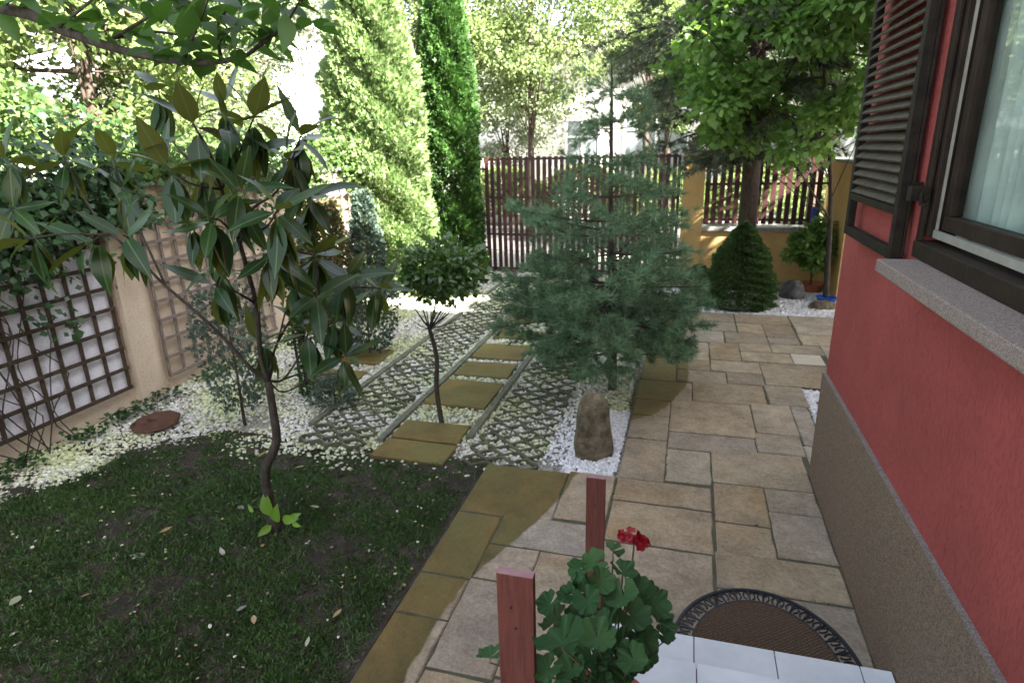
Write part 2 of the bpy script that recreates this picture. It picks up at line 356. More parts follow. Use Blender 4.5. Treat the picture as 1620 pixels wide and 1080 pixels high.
M_bark = mat('dark_bark', (.022, .018, .013), (.06, .05, .038), 30, .9, .9, 80, stretch=(1, 1, .4))
M_bark2 = mat('brown_bark', (.035, .025, .02), (.08, .058, .042), 30, .9, .9, 80, stretch=(1, 1, .4))
M_twig = mat('green_brown_twig', (.06, .06, .03), (.12, .1, .05), 30, .8, .3)
M_rock = mat('mottled_field_stone', (.05, .042, .025), (.2, .16, .1), 11, .85, 1, 28, detail=9, bdist=.03)
M_rock2 = mat('dark_grey_stone', (.06, .06, .06), (.15, .15, .14), 8, .85, 1, 28, bdist=.03)
M_rust = mat('rusty_iron', (.06, .028, .018), (.11, .05, .03), 18, .85, .5, 70)
M_clay = mat('terracotta', (.3, .09, .04), (.4, .13, .06), 12, .8, .3)
M_blue = mat('blue_plastic', (.01, .05, .3), (.015, .07, .4), 5, .4)
M_curtain = leaf_mat('sheer_curtain', (.52, .55, .53), (.52, .55, .53), rough=.9, trans=.12)
M_room = mat('dim_room_wall', (.22, .2, .18), (.26, .24, .2), 2, .9)
M_glass = bpy.data.materials.new('window_glass'); M_glass.use_nodes = True
_nt, _N, _L = get(M_glass); _N.remove(_N['Principled BSDF'])
_t = _N.new('ShaderNodeBsdfTransparent'); _t.inputs[0].default_value = (.9, .95, .93, 1); _g = _N.new('ShaderNodeBsdfGlossy'); _g.inputs['Roughness'].default_value = .02
_lw = _N.new('ShaderNodeLayerWeight'); _lw.inputs[0].default_value = .5; _pw = _N.new('ShaderNodeMath'); _pw.operation = 'POWER'; _pw.inputs[1].default_value = 4; _f = _N.new('ShaderNodeMath'); _f.operation = 'MULTIPLY_ADD'; _f.inputs[1].default_value = .4; _f.inputs[2].default_value = .05; _L.new(_lw.outputs['Facing'], _pw.inputs[0]); _L.new(_pw.outputs[0], _f.inputs[0]); _m = _N.new('ShaderNodeMixShader')
_L.new(_f.outputs[0], _m.inputs[0]); _L.new(_t.outputs[0], _m.inputs[1]); _L.new(_g.outputs[0], _m.inputs[2]); _L.new(_m.outputs[0], _N['Material Output'].inputs[0])
M_asphalt = mat('asphalt', (.05, .05, .05), (.075, .073, .07), 5, .9, .4)
M_pavement = mat('pale_pavement', (.3, .29, .27), (.4, .39, .36), 4, .9, .2)
M_farwall = mat('pale_pink_house_wall', (.74, .68, .65), (.8, .76, .73), 1.5, .9)
M_farwall2 = mat('white_house_wall', (.6, .6, .62), (.7, .7, .72), 1.5, .9)
M_farroof = mat('red_roof_tile', (.5, .36, .3), (.6, .45, .38), 6, .8)
M_farglass = mat('far_window_glass', (.2, .23, .24), None, rough=.08, spec=.8)
M_farframe = mat('white_window_paint', (.75, .75, .75), None, rough=.5)
M_roof = mat('roof_tile', (.2, .07, .05), (.28, .1, .07), 6, .8)

L_mag = leaf_mat('glossy_magnolia_leaf', (.011, .04, .014), (.022, .062, .018), back=(.085, .095, .022), spec=.32, rough=.28, trans=.22, tcol=(.16, .2, .02), coat=0, island=False)
L_shoot = leaf_mat('fresh_green_leaf', (.16, .32, .03), (.22, .4, .05), rough=.4, trans=.45, island=False)
L_ger = leaf_mat('geranium_leaf', (.022, .07, .024), (.05, .115, .038), back=(.06, .12, .05), rough=.65, trans=.2, island=False, spec=.15)
L_over = leaf_mat('broad_green_leaf', (.028, .075, .016), (.05, .12, .022), rough=.5, trans=.4, tcol=(.08, .19, .02), island=False)
L_vine = leaf_mat('vine_leaf', (.02, .06, .018), (.045, .11, .03), rough=.45, trans=.35)
L_cam = leaf_mat('dark_camellia_leaf', (.03, .07, .02), (.07, .14, .04), rough=.28, trans=.3, tcol=(.14, .25, .03), coat=.2)
L_pine = leaf_mat('blue_green_needles', (.06, .145, .065), (.22, .34, .19), rough=.6, trans=.22)
L_spruce = leaf_mat('fine_spruce_needles', (.035, .08, .018), (.085, .15, .04), rough=.6, trans=.25)
L_dcon = leaf_mat('grey_green_needles', (.06, .085, .045), (.14, .17, .11), rough=.6, trans=.25)
L_thuja = leaf_mat('thuja_spray', (.1, .18, .05), (.26, .34, .14), rough=.6, trans=.3)
L_jun = leaf_mat('blue_juniper_spray', (.05, .085, .06), (.09, .13, .095), rough=.7, trans=.25)
L_bright = leaf_mat('light_green_leaf', (.05, .12, .025), (.17, .28, .09), rough=.45, trans=.5, tcol=(.2, .38, .06))
L_far1 = leaf_mat('far_yellow_green_leaf', (.12, .18, .05), (.21, .27, .1), rough=.6, trans=.5)
L_far2 = leaf_mat('far_mid_green_leaf', (.06, .12, .03), (.12, .19, .05), rough=.6, trans=.5)
L_far3 = leaf_mat('far_silver_leaf', (.17, .21, .13), (.26, .29, .2), rough=.6, trans=.5)
L_dry = leaf_mat('dry_leaf', (.28, .17, .07), (.4, .3, .16), rough=.7, trans=.2, island=False)
L_pale = leaf_mat('pale_dead_leaf', (.35, .36, .24), (.42, .4, .34), rough=.7, trans=.2, island=False)
L_grey = leaf_mat('grey_dead_leaf', (.17, .15, .15), (.25, .22, .21), rough=.7, trans=.2, island=False)
M_petal = leaf_mat('scarlet_petal', (.16, .001, .005), (.28, .002, .01), rough=.5, trans=.2, island=False)
M_litter = island_mat('leaf_litter', [(.1, (.3, .29, .18)), (.1, (.3, .2, .09)), (.7, (.09, .065, .04)), (.1, (.36, .36, .3))], .8)

# leaf templates
def leaf_grid(shape, fold=.15, curl=-.15, n=6, wave=0):
    """leaf along +Y length 1, half width shape(t); returns verts, quads"""
    V = []; Fq = []
    for i in range(n + 1):
        t = i / n; w = shape(t); z = curl * t * t
        V += [(-w, t, z + fold * w + wave * math.sin(t * 11)), (0, t, z), (w, t, z + fold * w - wave * math.sin(t * 9))]
    for i in range(n):
        k = 3 * i; Fq += [(k, k + 1, k + 4, k + 3), (k + 1, k + 2, k + 5, k + 4)]
    return V, Fq
def leaf_me(name, shape, m, **kw):
    V, Fq = leaf_grid(shape, **kw); return np_mesh(name, V, Fq, m, True)
QUAD = ([(0, 0, 0), (.32, .45, .06), (0, 1, -.05), (-.32, .45, .06)], [(0, 1, 2, 3)])
QUADW = ([(0, 0, 0), (.42, .5, .08), (0, 1, -.08), (-.42, .5, .08)], [(0, 1, 2, 3)])
ell = lambda k, p=.5: (lambda t: k * math.sin(math.pi * min(1, max(0, t)) ** p) if 0 < t < 1 else .004)

def leaf_objects(me_list, parent, T, Rm, S, name='leaf'):
    for i in range(len(T)):
        m4 = Matrix.Identity(4)
        for r in range(3):
            for c in range(3): m4[r][c] = Rm[i, r, c] * S[i]
            m4[r][3] = T[i, r]
        link_m(name, me_list[i % len(me_list)], parent, m4)

# ============================================================ SETTING
def sheet(name, x0, x1, y0, y1, z, m, nx=1, ny=1, fn=None, parent=None):
    xs = np.linspace(x0, x1, nx + 1); ys = np.linspace(y0, y1, ny + 1); X, Y = np.meshgrid(xs, ys)
    Z = np.full_like(X, z) if fn is None else z + fn(X, Y)
    idx = np.arange((nx + 1) * (ny + 1)).reshape(ny + 1, nx + 1)
    Fq = np.stack([idx[:-1, :-1], idx[:-1, 1:], idx[1:, 1:], idx[1:, :-1]], -1).reshape(-1, 4)
    return link(name, np_mesh(name, np.stack([X, Y, Z], -1).reshape(-1, 3), Fq, m, True), parent, kind='structure')
sheet('ground', -600, 600, -600, 600, -.14, M_ground)
sheet('road', -60, 60, 14.0, 20.0, -.125, M_asphalt)
k = MB(); k.box(-60, 60, 11.75, 13.9, -.13, -.04); k.build('street_pavement', M_pavement, kind='structure')
sheet('garden_soil', -5.3, 9, -6, 11.7, -.06, M_soil)

def wob(X, Y, s=1.0): return np.sin(X * 3.1 * s + np.sin(Y * 2.3 * s) * 1.7) * np.sin(Y * 3.7 * s + np.cos(X * 2.9 * s))
def gravel_w(X, Y):
    """1 in the gravel, falling to 0 inside the lawn"""
    edge = np.interp(X, [-5.1, -4.7, -4.5, -4.2, -3.7, -3.0, -2.3, -1.65, -1.35], [1.0, 2.3, 2.9, 3.45, 3.85, 3.72, 3.84, 3.86, 3.95])
    edge = edge + .10 * wob(X, Y, 2.2)
    d = Y - edge
    left = np.clip((-4.55 - X + .1 * wob(X, Y, 2)) / .4, -1, 1)
    return np.clip(np.maximum(d / .5 + .35, left + .3), 0, 1)
def lawn_h(X, Y): return .018 * wob(X, Y) + .007 * wob(X, Y, 4.3) + .004 * wob(Y, X, 9)
lawn = sheet('lawn', -5.2, -1.37, -1.5, 4.05, -.03, M_soil, 90, 130, lawn_h)
sheet('gravel_bed', -5.2, 9, 3.95, 11.35, -.035, M_gravelbase, 60, 40, lambda X, Y: .004 * wob(X, Y, 3) - .0)

# patio
patio = empty('patio', (0, 4, 0), None, None); patio['kind'] = 'structure'
k = MB(); k.box(-1.36, .95, .2, 3.97, -.075, -.008); k.box(-.37, 1.145, 3.97, 6.11, -.075, -.008); k.box(-.37, 3.2, 6.11, 8.85, -.075, -.008); k.build('mortar_bed', M_joint, patio)
stones = [(-1.36, -.73, 3.33, 3.97), (-.73, -.39, 3.39, 4.0), (-1.36, -1.05, 2.70, 3.32), (-1.05, -.39, 3.04, 3.36), (-1.05, -.73, 2.72, 3.03),
    (-1.36, -1.06, 2.37, 2.69), (-1.36, -1.06, 1.72, 2.36), (-1.06, -.73, 2.07, 2.71), (-1.06, -.73, 1.40, 2.06), (-.73, -.38, 2.1, 3.03), (-.73, -.38, 1.4, 2.09), (-1.36, -1.06, 1.0, 1.71), (-1.06, -.38, .6, 1.39), (-1.36, -1.06, .3, .99),
    (-.38, .27, 3.24, 3.69), (-.38, .27, 3.70, 3.99), (-.38, -.05, 4.0, 4.65), (-.05, .28, 4.03, 4.53), (-.05, .63, 4.54, 4.84), (.63, .98, 4.62, 4.96),
    (.28, .945, 4.09, 4.61), (.28, .62, 3.6, 4.08), (.28, .62, 3.27, 3.59), (.62, .945, 3.79, 4.08), (.62, .945, 3.3, 3.78), (.27, .945, 2.96, 3.28),
    (.27, .945, 2.3, 2.95), (-.38, .26, 2.55, 3.23), (-.38, .26, 1.9, 2.54), (-.38, -.05, 4.66, 5.12), (-.38, -.05, 5.13, 5.48), (-.05, .65, 4.86, 5.54),
    (.65, .99, 4.97, 5.6), (.99, 1.14, 4.81, 5.6), (.98, 1.14, 4.35, 4.8), (-.38, .14, 5.49, 5.99), (.14, .81, 5.55, 6.06), (.82, 1.17, 5.61, 6.1), (-.37, -.02, 6.0, 6.71),
    (-.01, .48, 6.04, 6.38), (.48, .84, 6.07, 6.40), (.84, 1.62, 6.11, 6.78), (-.01, .33, 6.39, 6.72), (.33, .84, 6.41, 6.76), (-.37, -.02, 6.72, 7.38), (-.01, .33, 6.73, 7.39),
    (.33, .67, 6.77, 7.42), (.67, 1.02, 7.15, 7.44), (.67, 1.2, 6.8, 7.14), (1.2, 1.52, 6.8, 7.15), (1.02, 1.57, 7.16, 7.48), (1.57, 2.25, 6.8, 7.5), (1.63, 2.6, 6.11, 6.78),
    (.53, 1.02, 7.44, 7.9), (0, .52, 7.42, 7.91), (1.02, 1.38, 7.49, 7.76), (1.02, 1.38, 7.77, 8.34), (.7, 1.02, 7.91, 8.34), (.7, 1.39, 8.35, 8.82), (0, .69, 7.92, 8.35), (0, .69, 8.36, 8.82),
    (-.37, 0, 7.4, 8.1), (-.37, 0, 8.11, 8.82), (1.39, 2.1, 7.51, 7.95), (1.4, 2.1, 7.96, 8.82), (2.11, 3.1, 7.51, 8.1), (2.11, 3.1, 8.11, 8.82), (2.26, 3.1, 6.8, 7.5), (2.61, 3.1, 6.11, 6.79)]
def slab_mesh(w, d, h, name, m):
    """slab with worn, slightly irregular edge and chamfer"""
    out = []
    seg = lambda L: max(2, int(L / .09))
    nx, ny = seg(w), seg(d)
    P = [(-w / 2 + w * i / nx, -d / 2) for i in range(nx)] + [(w / 2, -d / 2 + d * i / ny) for i in range(ny)] + [(w / 2 - w * i / nx, d / 2) for i in range(nx)] + [(-w / 2, d / 2 - d * i / ny) for i in range(ny)]
    b = MB(); n = len(P); j = [random.uniform(0, .005) + (random.random() < .08) * .006 for _ in P]
    for q, ins in ((-h, .0), (-.007, .0), (0, .007)):
        for (x, y), e in zip(P, j):
            ix = ins + e; cx = max(-w / 2 + ix, min(w / 2 - ix, x)); cy = max(-d / 2 + ix, min(d / 2 - ix, y))
            b.v.append((cx, cy, q + h))
    for r in range(2):
        for i in range(n): b.f.append((r * n + i, r * n + (i + 1) % n, (r + 1) * n + (i + 1) % n, (r + 1) * n + i))
    b.f.append(tuple(range(2 * n, 3 * n)))
    return b.mesh(name, m, False, (0, 0, 0))[0]
for (x0, x1, y0, y1) in stones:
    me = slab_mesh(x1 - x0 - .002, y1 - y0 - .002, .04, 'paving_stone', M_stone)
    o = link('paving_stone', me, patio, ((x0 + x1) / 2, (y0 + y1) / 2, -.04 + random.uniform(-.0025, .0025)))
    o.rotation_euler = (random.uniform(-.003, .003), random.uniform(-.003, .003), random.uniform(-.004, .004))
mp_ = []
for (x0, x1, y0, y1) in stones:
    n_ = int((x1 - x0 + y1 - y0) * 26)
    for _ in range(n_):
        if random.random() < .5: mp_.append((random.uniform(x0, x1), random.choice((y0, y1)) + random.gauss(0, .003)))
        else: mp_.append((random.choice((x0, x1)) + random.gauss(0, .003), random.uniform(y0, y1)))
mp_ = np.array(mp_); mp_ = mp_[np.sin(mp_[:, 0] * 7 + mp_[:, 1] * 5) + np.sin(mp_[:, 0] * 17 - mp_[:, 1] * 11) > .1]
n = len(mp_); scatter(QUADW[0], QUADW[1], frames(rdir(n) * (1, 1, .3) + (0, 0, .4), rdir(n)), np.column_stack([mp_, np.full(n, -.006)]), rng.uniform(.006, .018, n), 'joint_moss', leaf_mat('joint_moss_green', (.03, .055, .015), (.06, .08, .025), rough=.8, trans=.1))
# pale slab
M_palestone = mat('pale_sandstone', (.42, .38, .3), (.5, .45, .36), 6, .8, .5, 30)
for o in patio.children:
    if o.name.startswith('paving_stone') and abs(WT[o].x - 1.36) < .02 and abs(WT[o].y - 6.975) < .02:
        o.data = o.data.copy(); o.data.materials[0] = M_palestone; o['label'] = 'pale cream paving stone'

# driveway
drive = empty('driveway', (-2, 7, 0), None, None); drive['kind'] = 'structure'
for (x0, x1, y0, y1) in [(-2.32, -1.69, 3.88, 4.2), (-2.31, -1.70, 4.215, 4.56), (-2.33, -1.70, 4.95, 5.6), (-2.32, -1.71, 5.74, 6.17), (-2.32, -1.71, 6.31, 6.83), (-2.3, -1.71, 7.1, 7.45), (-2.32, -1.71, 7.9, 8.3), (-2.32, -1.71, 8.8, 9.3), (-2.32, -1.71, 9.9, 10.4)]:
    me = slab_mesh(x1 - x0 - .004, y1 - y0 - .004, .045, 'paving_slab', M_slab)
    o = link('paving_slab', me, drive, ((x0 + x1) / 2, (y0 + y1) / 2, -.038 + random.uniform(-.003, .003))); o.rotation_euler = (random.uniform(-.01, .01), random.uniform(-.01, .01), random.uniform(-.012, .012))
me = slab_mesh(.6, .5, .045, 'paving_slab', M_slab)
for (x, y, r) in [(-3.55, 5.35, .1), (-3.6, 6.1, .05), (-1.3, 9.9, 0.1)]:
    o = link('paving_slab', me, drive, (x, y, -.036)); o.rotation_euler.z = r
# edging
def kerb(x, y0, y1):
    y = y0
    k = MB(); k.box(-.028, .028, 0, .99, -.1, .012); me, _ = k.mesh('edging_stone', M_kerb, False, (0, 0, 0))
    while y < y1:
        o = link('edging_stone', me, drive, (x + random.uniform(-.004, .004), y, random.uniform(-.004, .002))); o.rotation_euler.z = random.uniform(-.006, .006); y += 1.0
kerb(-3.12, 4.3, 11); kerb(-2.365, 4.15, 11); kerb(-1.645, 4.35, 11)
# lattice pavers: two mirrored zigzag ribs per cell row
def zig(b, x0, cells, px, y, amp, sgn, w, z0, z1):
    pts = []
    for i in range(2 * cells + 1): pts.append((x0 + i * px / 2, y + amp * (sgn if i % 2 else -sgn)))
    for (xa, ya), (xb, yb) in zip(pts, pts[1:]):
        b.add([(xa, ya - w, z0), (xb, yb - w, z0), (xb, yb + w, z0), (xa, ya + w, z0), (xa, ya - w * .8, z1), (xb, yb - w * .8, z1), (xb, yb + w * .8, z1), (xa, ya + w * .8, z1)],
              [(4, 5, 6, 7), (0, 1, 5, 4), (2, 3, 7, 6), (3, 0, 4, 7), (1, 2, 6, 5)])
pm = []
for v in range(3):
    b = MB()
    for r in range(4):
        zig(b, -.3, 3, .2, -.15 + r * .1 + random.uniform(-.003, .003), .036, 1 if r % 2 else -1, .017, -.04, .004)
    pm.append(b.mesh('grid_paver', M_paver, False, (0, 0, 0))[0])
for xc, ya in ((-2.76, 4.15), (-1.28, 4.12)):
    for i in range(17):
        o = link('grid_paver', pm[i % 3], drive, (xc + random.uniform(-.006, .006), ya + i * .402, random.uniform(-.012, .002)))
        o.rotation_euler = (random.uniform(-.014, .014), random.uniform(-.014, .014), random.uniform(-.012, .012))

# pebbles (uncountable)
ico = [(0, 0, 1), (.89, 0, .45), (.28, .85, .45), (-.72, .53, .45), (-.72, -.53, .45), (.28, -.85, .45), (.72, .53, -.45), (-.28, .85, -.45), (-.89, 0, -.45), (-.28, -.85, -.45), (.72, -.53, -.45), (0, 0, -1)]
icf = [(0, 1, 2), (0, 2, 3), (0, 3, 4), (0, 4, 5), (0, 5, 1), (1, 6, 2), (2, 7, 3), (3, 8, 4), (4, 9, 5), (5, 10, 1), (2, 6, 7), (3, 7, 8), (4, 8, 9), (5, 9, 10), (1, 10, 6)]
def pebbles(name, pts, zoff, smin, smax, m):
    n = len(pts); t = np.array(ico[:11]) * (1, 1, 1)
    d = rng.normal(size=(n, 3)); d[:, 2] *= .3; up = np.tile((0, 0, 1.), (n, 1)) + rng.normal(size=(n, 3)) * .35
    S = rng.uniform(smin, smax, n)[:, None] * np.stack([rng.uniform(.6, 1, n), rng.uniform(.8, 1.35, n), rng.uniform(.45, .75, n)], 1)
    return scatter(t, icf, frames(d, up), np.column_stack([pts, zoff + rng.uniform(-.006, .006, n)]), S, name, m)
def rect(n, x0, x1, y0, y1): return np.column_stack([rng.uniform(x0, x1, n), rng.uniform(y0, y1, n)])
c = rect(46000, -5.1, -.42, 2.6, 8.4); w = gravel_w(c[:, 0], c[:, 1])
keep = (rng.random(len(c)) < w ** 1.6) & ~((c[:, 0] > -1.36) & (c[:, 1] < 4.0)) & (rng.random(len(c)) < np.clip(1.35 - .12 * (c[:, 1] - 3), .55, 1))
for (x0, x1, y0, y1) in [(-2.30, -1.71, 3.9, 4.55), (-2.31, -1.72, 4.97, 5.58), (-2.3, -1.73, 5.76, 6.15), (-2.3, -1.73, 6.33, 6.8)]:
    keep &= ~((c[:, 0] > x0) & (c[:, 0] < x1) & (c[:, 1] > y0) & (c[:, 1] < y1))
keep &= (np.hypot(c[:, 0] + 3.62, (c[:, 1] - 4.25)) > .28 * rng.random(len(c))) 
c = c[keep]; keep2 = np.ones(len(c), bool)
pz = -.024 + np.where(gravel_w(c[:, 0], c[:, 1]) < 1, lawn_h(c[:, 0], c[:, 1]), 0)
clean = (c[:, 0] > -.98) & (c[:, 1] < 5)
pebbles('gravel', c[~clean], -.024, .011, .021, M_pebble); pebbles('gravel', c[clean], -.024, .011, .019, M_pebble_clean)
c = rect(2600, -.8, -.40, 4.0, 5.2); pebbles('gravel', c, -.02, .011, .018, M_pebble_clean)
c = rect(5200, -5.1, -4.3, .9, 3.4); w = gravel_w(c[:, 0], c[:, 1]); c = c[rng.random(len(c)) < w]; pebbles('gravel', c, -.02, .01, .019, M_pebble)
c = rect(70, -4.5, -1.45, 1.5, 3.9); pebbles('gravel', c, -.015, .006, .014, M_pebble)
c = rect(12000, -.6, 3.2, 8.85, 10.4); pebbles('gravel', c, -.018, .014, .024, M_pebble_clean)
c = rect(3000, 1.16, 1.6, 4.4, 6.08); pebbles('gravel', c, -.018, .012, .02, M_pebble_clean)
c = rect(9000, -5.0, -.5, 8.3, 11.3); pebbles('gravel', c, -.018, .016, .028, M_pebble)

# grass
n = 210000; c = rect(n, -4.8, -1.39, 1.0, 3.98)
dens = .5 + .38 * wob(c[:, 0], c[:, 1], 1.4) + .3 * wob(c[:, 0] + 3, c[:, 1], 4) + .25 * wob(c[:, 0], c[:, 1] + 2, 9)
dens = np.clip(dens, .06, 1) * (1 - gravel_w(c[:, 0], c[:, 1])) * np.clip((-1.36 - c[:, 0]) / .14, .1, 1)
c = c[rng.random(n) < dens]; n = len(c)
d = np.column_stack([rng.normal(size=n) * .75, rng.normal(size=n) * .75, np.full(n, .75)])
gz = -.03 + lawn_h(c[:, 0], c[:, 1])
scatter([(-.05, 0, 0), (.05, 0, 0), (.035, .55, .04), (-.035, .55, .04), (0, 1, .18)], [(0, 1, 2, 3)], frames(d, rdir(n)), np.column_stack([c, gz]), rng.uniform(.028, .065, n), 'lawn_grass', M_grass)
n = 700; c = rect(n, -4.7, -1.38, 1.2, 3.95)
scatter(QUAD[0], QUAD[1], frames(rdir(n) * (1, 1, .1), np.tile((0, 0, 1.), (n, 1)) + rng.normal(size=(n, 3)) * .3), np.column_stack([c, -.01 + lawn_h(c[:, 0], c[:, 1])]), rng.uniform(.012, .03, n), 'leaf_litter', M_litter)
# low weeds along the foot of the garden wall
n = 1500; yy = rng.uniform(2.2, 8, n); yy = yy[np.sin(yy * 5) + np.sin(yy * 12.7) > -.6]; n = len(yy); c = np.column_stack([-5.0 + np.abs(rng.normal(size=n)) * .13, yy])
d = np.column_stack([rng.normal(size=(n, 2)), np.full(n, .6)])
scatter(QUADW[0], QUADW[1], frames(d, np.tile((0, 0, 1.), (n, 1))), np.column_stack([c, rng.uniform(-.02, .07, n)]), rng.uniform(.03, .06, n), 'wall_foot_weeds', L_vine)

# ============================================================ HOUSE
WX, PXW = .97, .95
house = empty('house', (WX, 2, 0), 'red rendered house with brown chip plinth along the right side', 'house')
WY0, WY1, WZ0, WZ1 = .95, 3.04, 1.86, 3.55       # window opening
YC = 4.33
k = MB(); t = .3
k.box(WX, WX + t, -5, YC, .78, WZ0); k.box(WX, WX + t, -5, YC, WZ1, 8.2); k.box(WX, WX + t, -5, WY0, WZ0, WZ1); k.box(WX, WX + t, WY1, YC, WZ0, WZ1)  # upper wall, out of view, raised to shade the near garden
k.box(WX + t, 9, YC - t, YC, .78, 8.2)
k.build('wall', M_red, house)
k = MB(); k.box(PXW, PXW + t, -5, YC + .02, -.1, .78); k.box(PXW + t, 9, YC - t, YC + .02, -.1, .78); k.build('plinth', M_plinth, house)
k = MB(); k.box(PXW - .002, PXW + .022, -5, YC + .022, .78, .788); k.build('plinth_edge', M_plinthcap, house)
k = MB(); k.box(WX + .02, WX + .3, -4.9, -4.8, 2.3, 3); 
k = MB()
k.add([(.45, -5.3, 8.1), (9.5, -5.3, 8.1), (9.5, 4.5, 8.1), (.45, 4.5, 8.1), (4.9, -5.3, 10.1), (4.9, 4.5, 10.1)], [(0, 1, 2, 3), (0, 3, 5, 4), (1, 4, 5, 2), (0, 4, 1), (2, 5, 3)])
k.build('roof', M_roof, house)
k = MB(); k.box(.80, WX + .1, WY0 - .12, 2.97, 1.745, 1.80); sill = k.build('window_sill', M_sill, house, bevel=.006)
win = None
k = MB(); X0 = WX + .015
k.box(X0 - .035, X0 + .10, WY0, WY1, 1.802, WZ0 + .012); k.box(X0, X0 + .10, WY1 - .055, WY1, WZ0 + .03, WZ1); k.box(X0, X0 + .10, WY0, WY0 + .055, WZ0 + .03, WZ1); k.box(X0, X0 + .10, WY0 + .055, WY1 - .055, WZ1 - .05, WZ1)
k.box(WX - .004, WX + .013, WY1 - .02, WY1 + .03, WZ0 - .03, WZ1)
win = k.build('window_frame', M_frame, house, bevel=.004)
k = MB(); k.box(X0 + .015, X0 + .03, WY0 + .06, WY1 - .058, WZ0 + .032, WZ0 + .062); k.box(X0 + .02, X0 + .03, WY1 - .066, WY1 - .058, WZ0 + .062, WZ1 - .06); k.build('weather_strip', M_alu, win)
sx = X0 + .035
k = MB(); y1 = WY1 - .08; y0 = WY0 + .06
k.box(sx, sx + .05, y0, y1, WZ0 + .065, WZ0 + .125); k.box(sx, sx + .05, y1 - .055, y1, WZ0 + .125, WZ1 - .06); k.box(sx, sx + .05, y0, y0 + .055, WZ0 + .125, WZ1 - .06); k.box(sx, sx + .05, (y0 + y1) / 2 - .04, (y0 + y1) / 2 + .04, WZ0 + .125, WZ1 - .06)
k.build('sash', M_frame, win, bevel=.004)
k = MB(); k.box(sx + .02, sx + .026, y0 + .05, y1 - .05, WZ0 + .12, WZ1 - .06); k.build('glass_pane', M_glass, win)
# room behind
k = MB(); k.add([(WX + .32, .3, 1.2), (WX + 3, .3, 1.2), (WX + 3, 4.0, 1.2), (WX + .32, 4.0, 1.2), (WX + .32, .3, 3.9), (WX + 3, .3, 3.9), (WX + 3, 4.0, 3.9), (WX + .32, 4.0, 3.9)], [(0, 1, 2, 3), (4, 7, 6, 5), (0, 4, 5, 1), (1, 5, 6, 2), (2, 6, 7, 3)])
k.build('room', M_room, house)
# curtain
ny, nz = 260, 10; ys = np.linspace(WY0 + .02, WY1 - .02, ny); zs = np.linspace(WZ0 + .01, WZ1 - .02, nz)
Yg, Zg = np.meshgrid(ys, zs); ph = Yg * 58 + 1.2 * np.sin(Yg * 7) + .6 * np.sin(Zg * 2 + Yg * 9)
Xg = WX + .175 + (.050 + .018 * np.sin(Yg * 13)) * (1 - 2 * np.abs(np.sin(ph / 2)) ** .8)
idx = np.arange(ny * nz).reshape(nz, ny); Fq = np.stack([idx[:-1, :-1], idx[:-1, 1:], idx[1:, 1:], idx[1:, :-1]], -1).reshape(-1, 4)
o = link('curtain', np_mesh('curtain', np.stack([Xg, Yg, Zg], -1).reshape(-1, 3), Fq, M_curtain, True)); tag(o, 'sheer white net curtain in soft folds behind the window', 'curtain')
# shutter folded back against the wall
SX = .915; sy0, sy1, sz0, sz1 = 3.13, 4.05, 1.765, 3.6
k = MB(); fw = .055
k.box(SX - .02, SX + .02, sy0, sy0 + fw, sz0, sz1); k.box(SX - .02, SX + .02, sy1 - fw, sy1, sz0, sz1); k.box(SX - .02, SX + .02, sy0 + fw, sy1 - fw, sz0, sz0 + .05); k.box(SX - .02, SX + .02, sy0 + fw, sy1 - fw, sz1 - .06, sz1)
k.box(SX - .02, SX + .02, sy0 + fw, sy1 - fw, sz0 + .2, sz0 + .235)
k.box(SX + .021, SX + .035, sy0 + .0, sy0 + .03, sz0, sz1)
sh = k.build('shutter', M_shutter, house, bevel=.003)
zz = sz0 + .262
k = MB(); k.box(-.028, .028, -(sy1 - sy0) / 2 + fw + .002, (sy1 - sy0) / 2 - fw - .002, -.005, .005); sm, _ = k.mesh('slat', M_slat, False, (0, 0, 0))
while zz < sz1 - .07:
    o = link('slat', sm, sh, (SX, (sy0 + sy1) / 2, zz)); o.rotation_euler = (random.uniform(-.006, .006), R(-38), 0); zz += .046
k = MB(); k.box(.9, .97, 3.0, 3.055, 2.04, 2.10); k.tube([(.93, 3.05, 2.075), (.93, 2.97, 2.075), (.93, 2.965, 2.03), (.93, 2.90, 2.03)], .007, 6); k.box(.925, .97, 3.09, 3.12, 2.05, 2.11)
k.build('shutter_hook', M_shutter, house)

# ============================================================ FRONT STEPS, MAT, POSTS
steps = empty('front_steps', (.33, 2.39, 0), 'white tiled front steps against the red house', 'steps')
k = MB()
for i in range(8): k.box(-.27, .944, .1 if i < 7 else -2.2, 2.375 - .31 * i, .15 * i - (.05 if i == 0 else 0), .15 * (i + 1) - .012)
k.build('step_body', M_grout, steps)
for i in range(8):
    yf = 2.39 - .31 * i; z = .15 * (i + 1)
    for (x0, x1) in ((-.28, -.2), (-.2, .14), (.14, .48), (.48, .82), (.82, .944)):
        w = 0
        k = MB(); k.box(x0 + .0025, x1 - .0025, yf - .307, yf, z - .011, z); k.build('tread_tile', M_tile, steps, bevel=.0015)
        k = MB(); k.box(x0 + .002, x1 - .002, yf - .014, yf - .004, z - .148, z - .013); k.build('riser_tile', M_tile, steps)

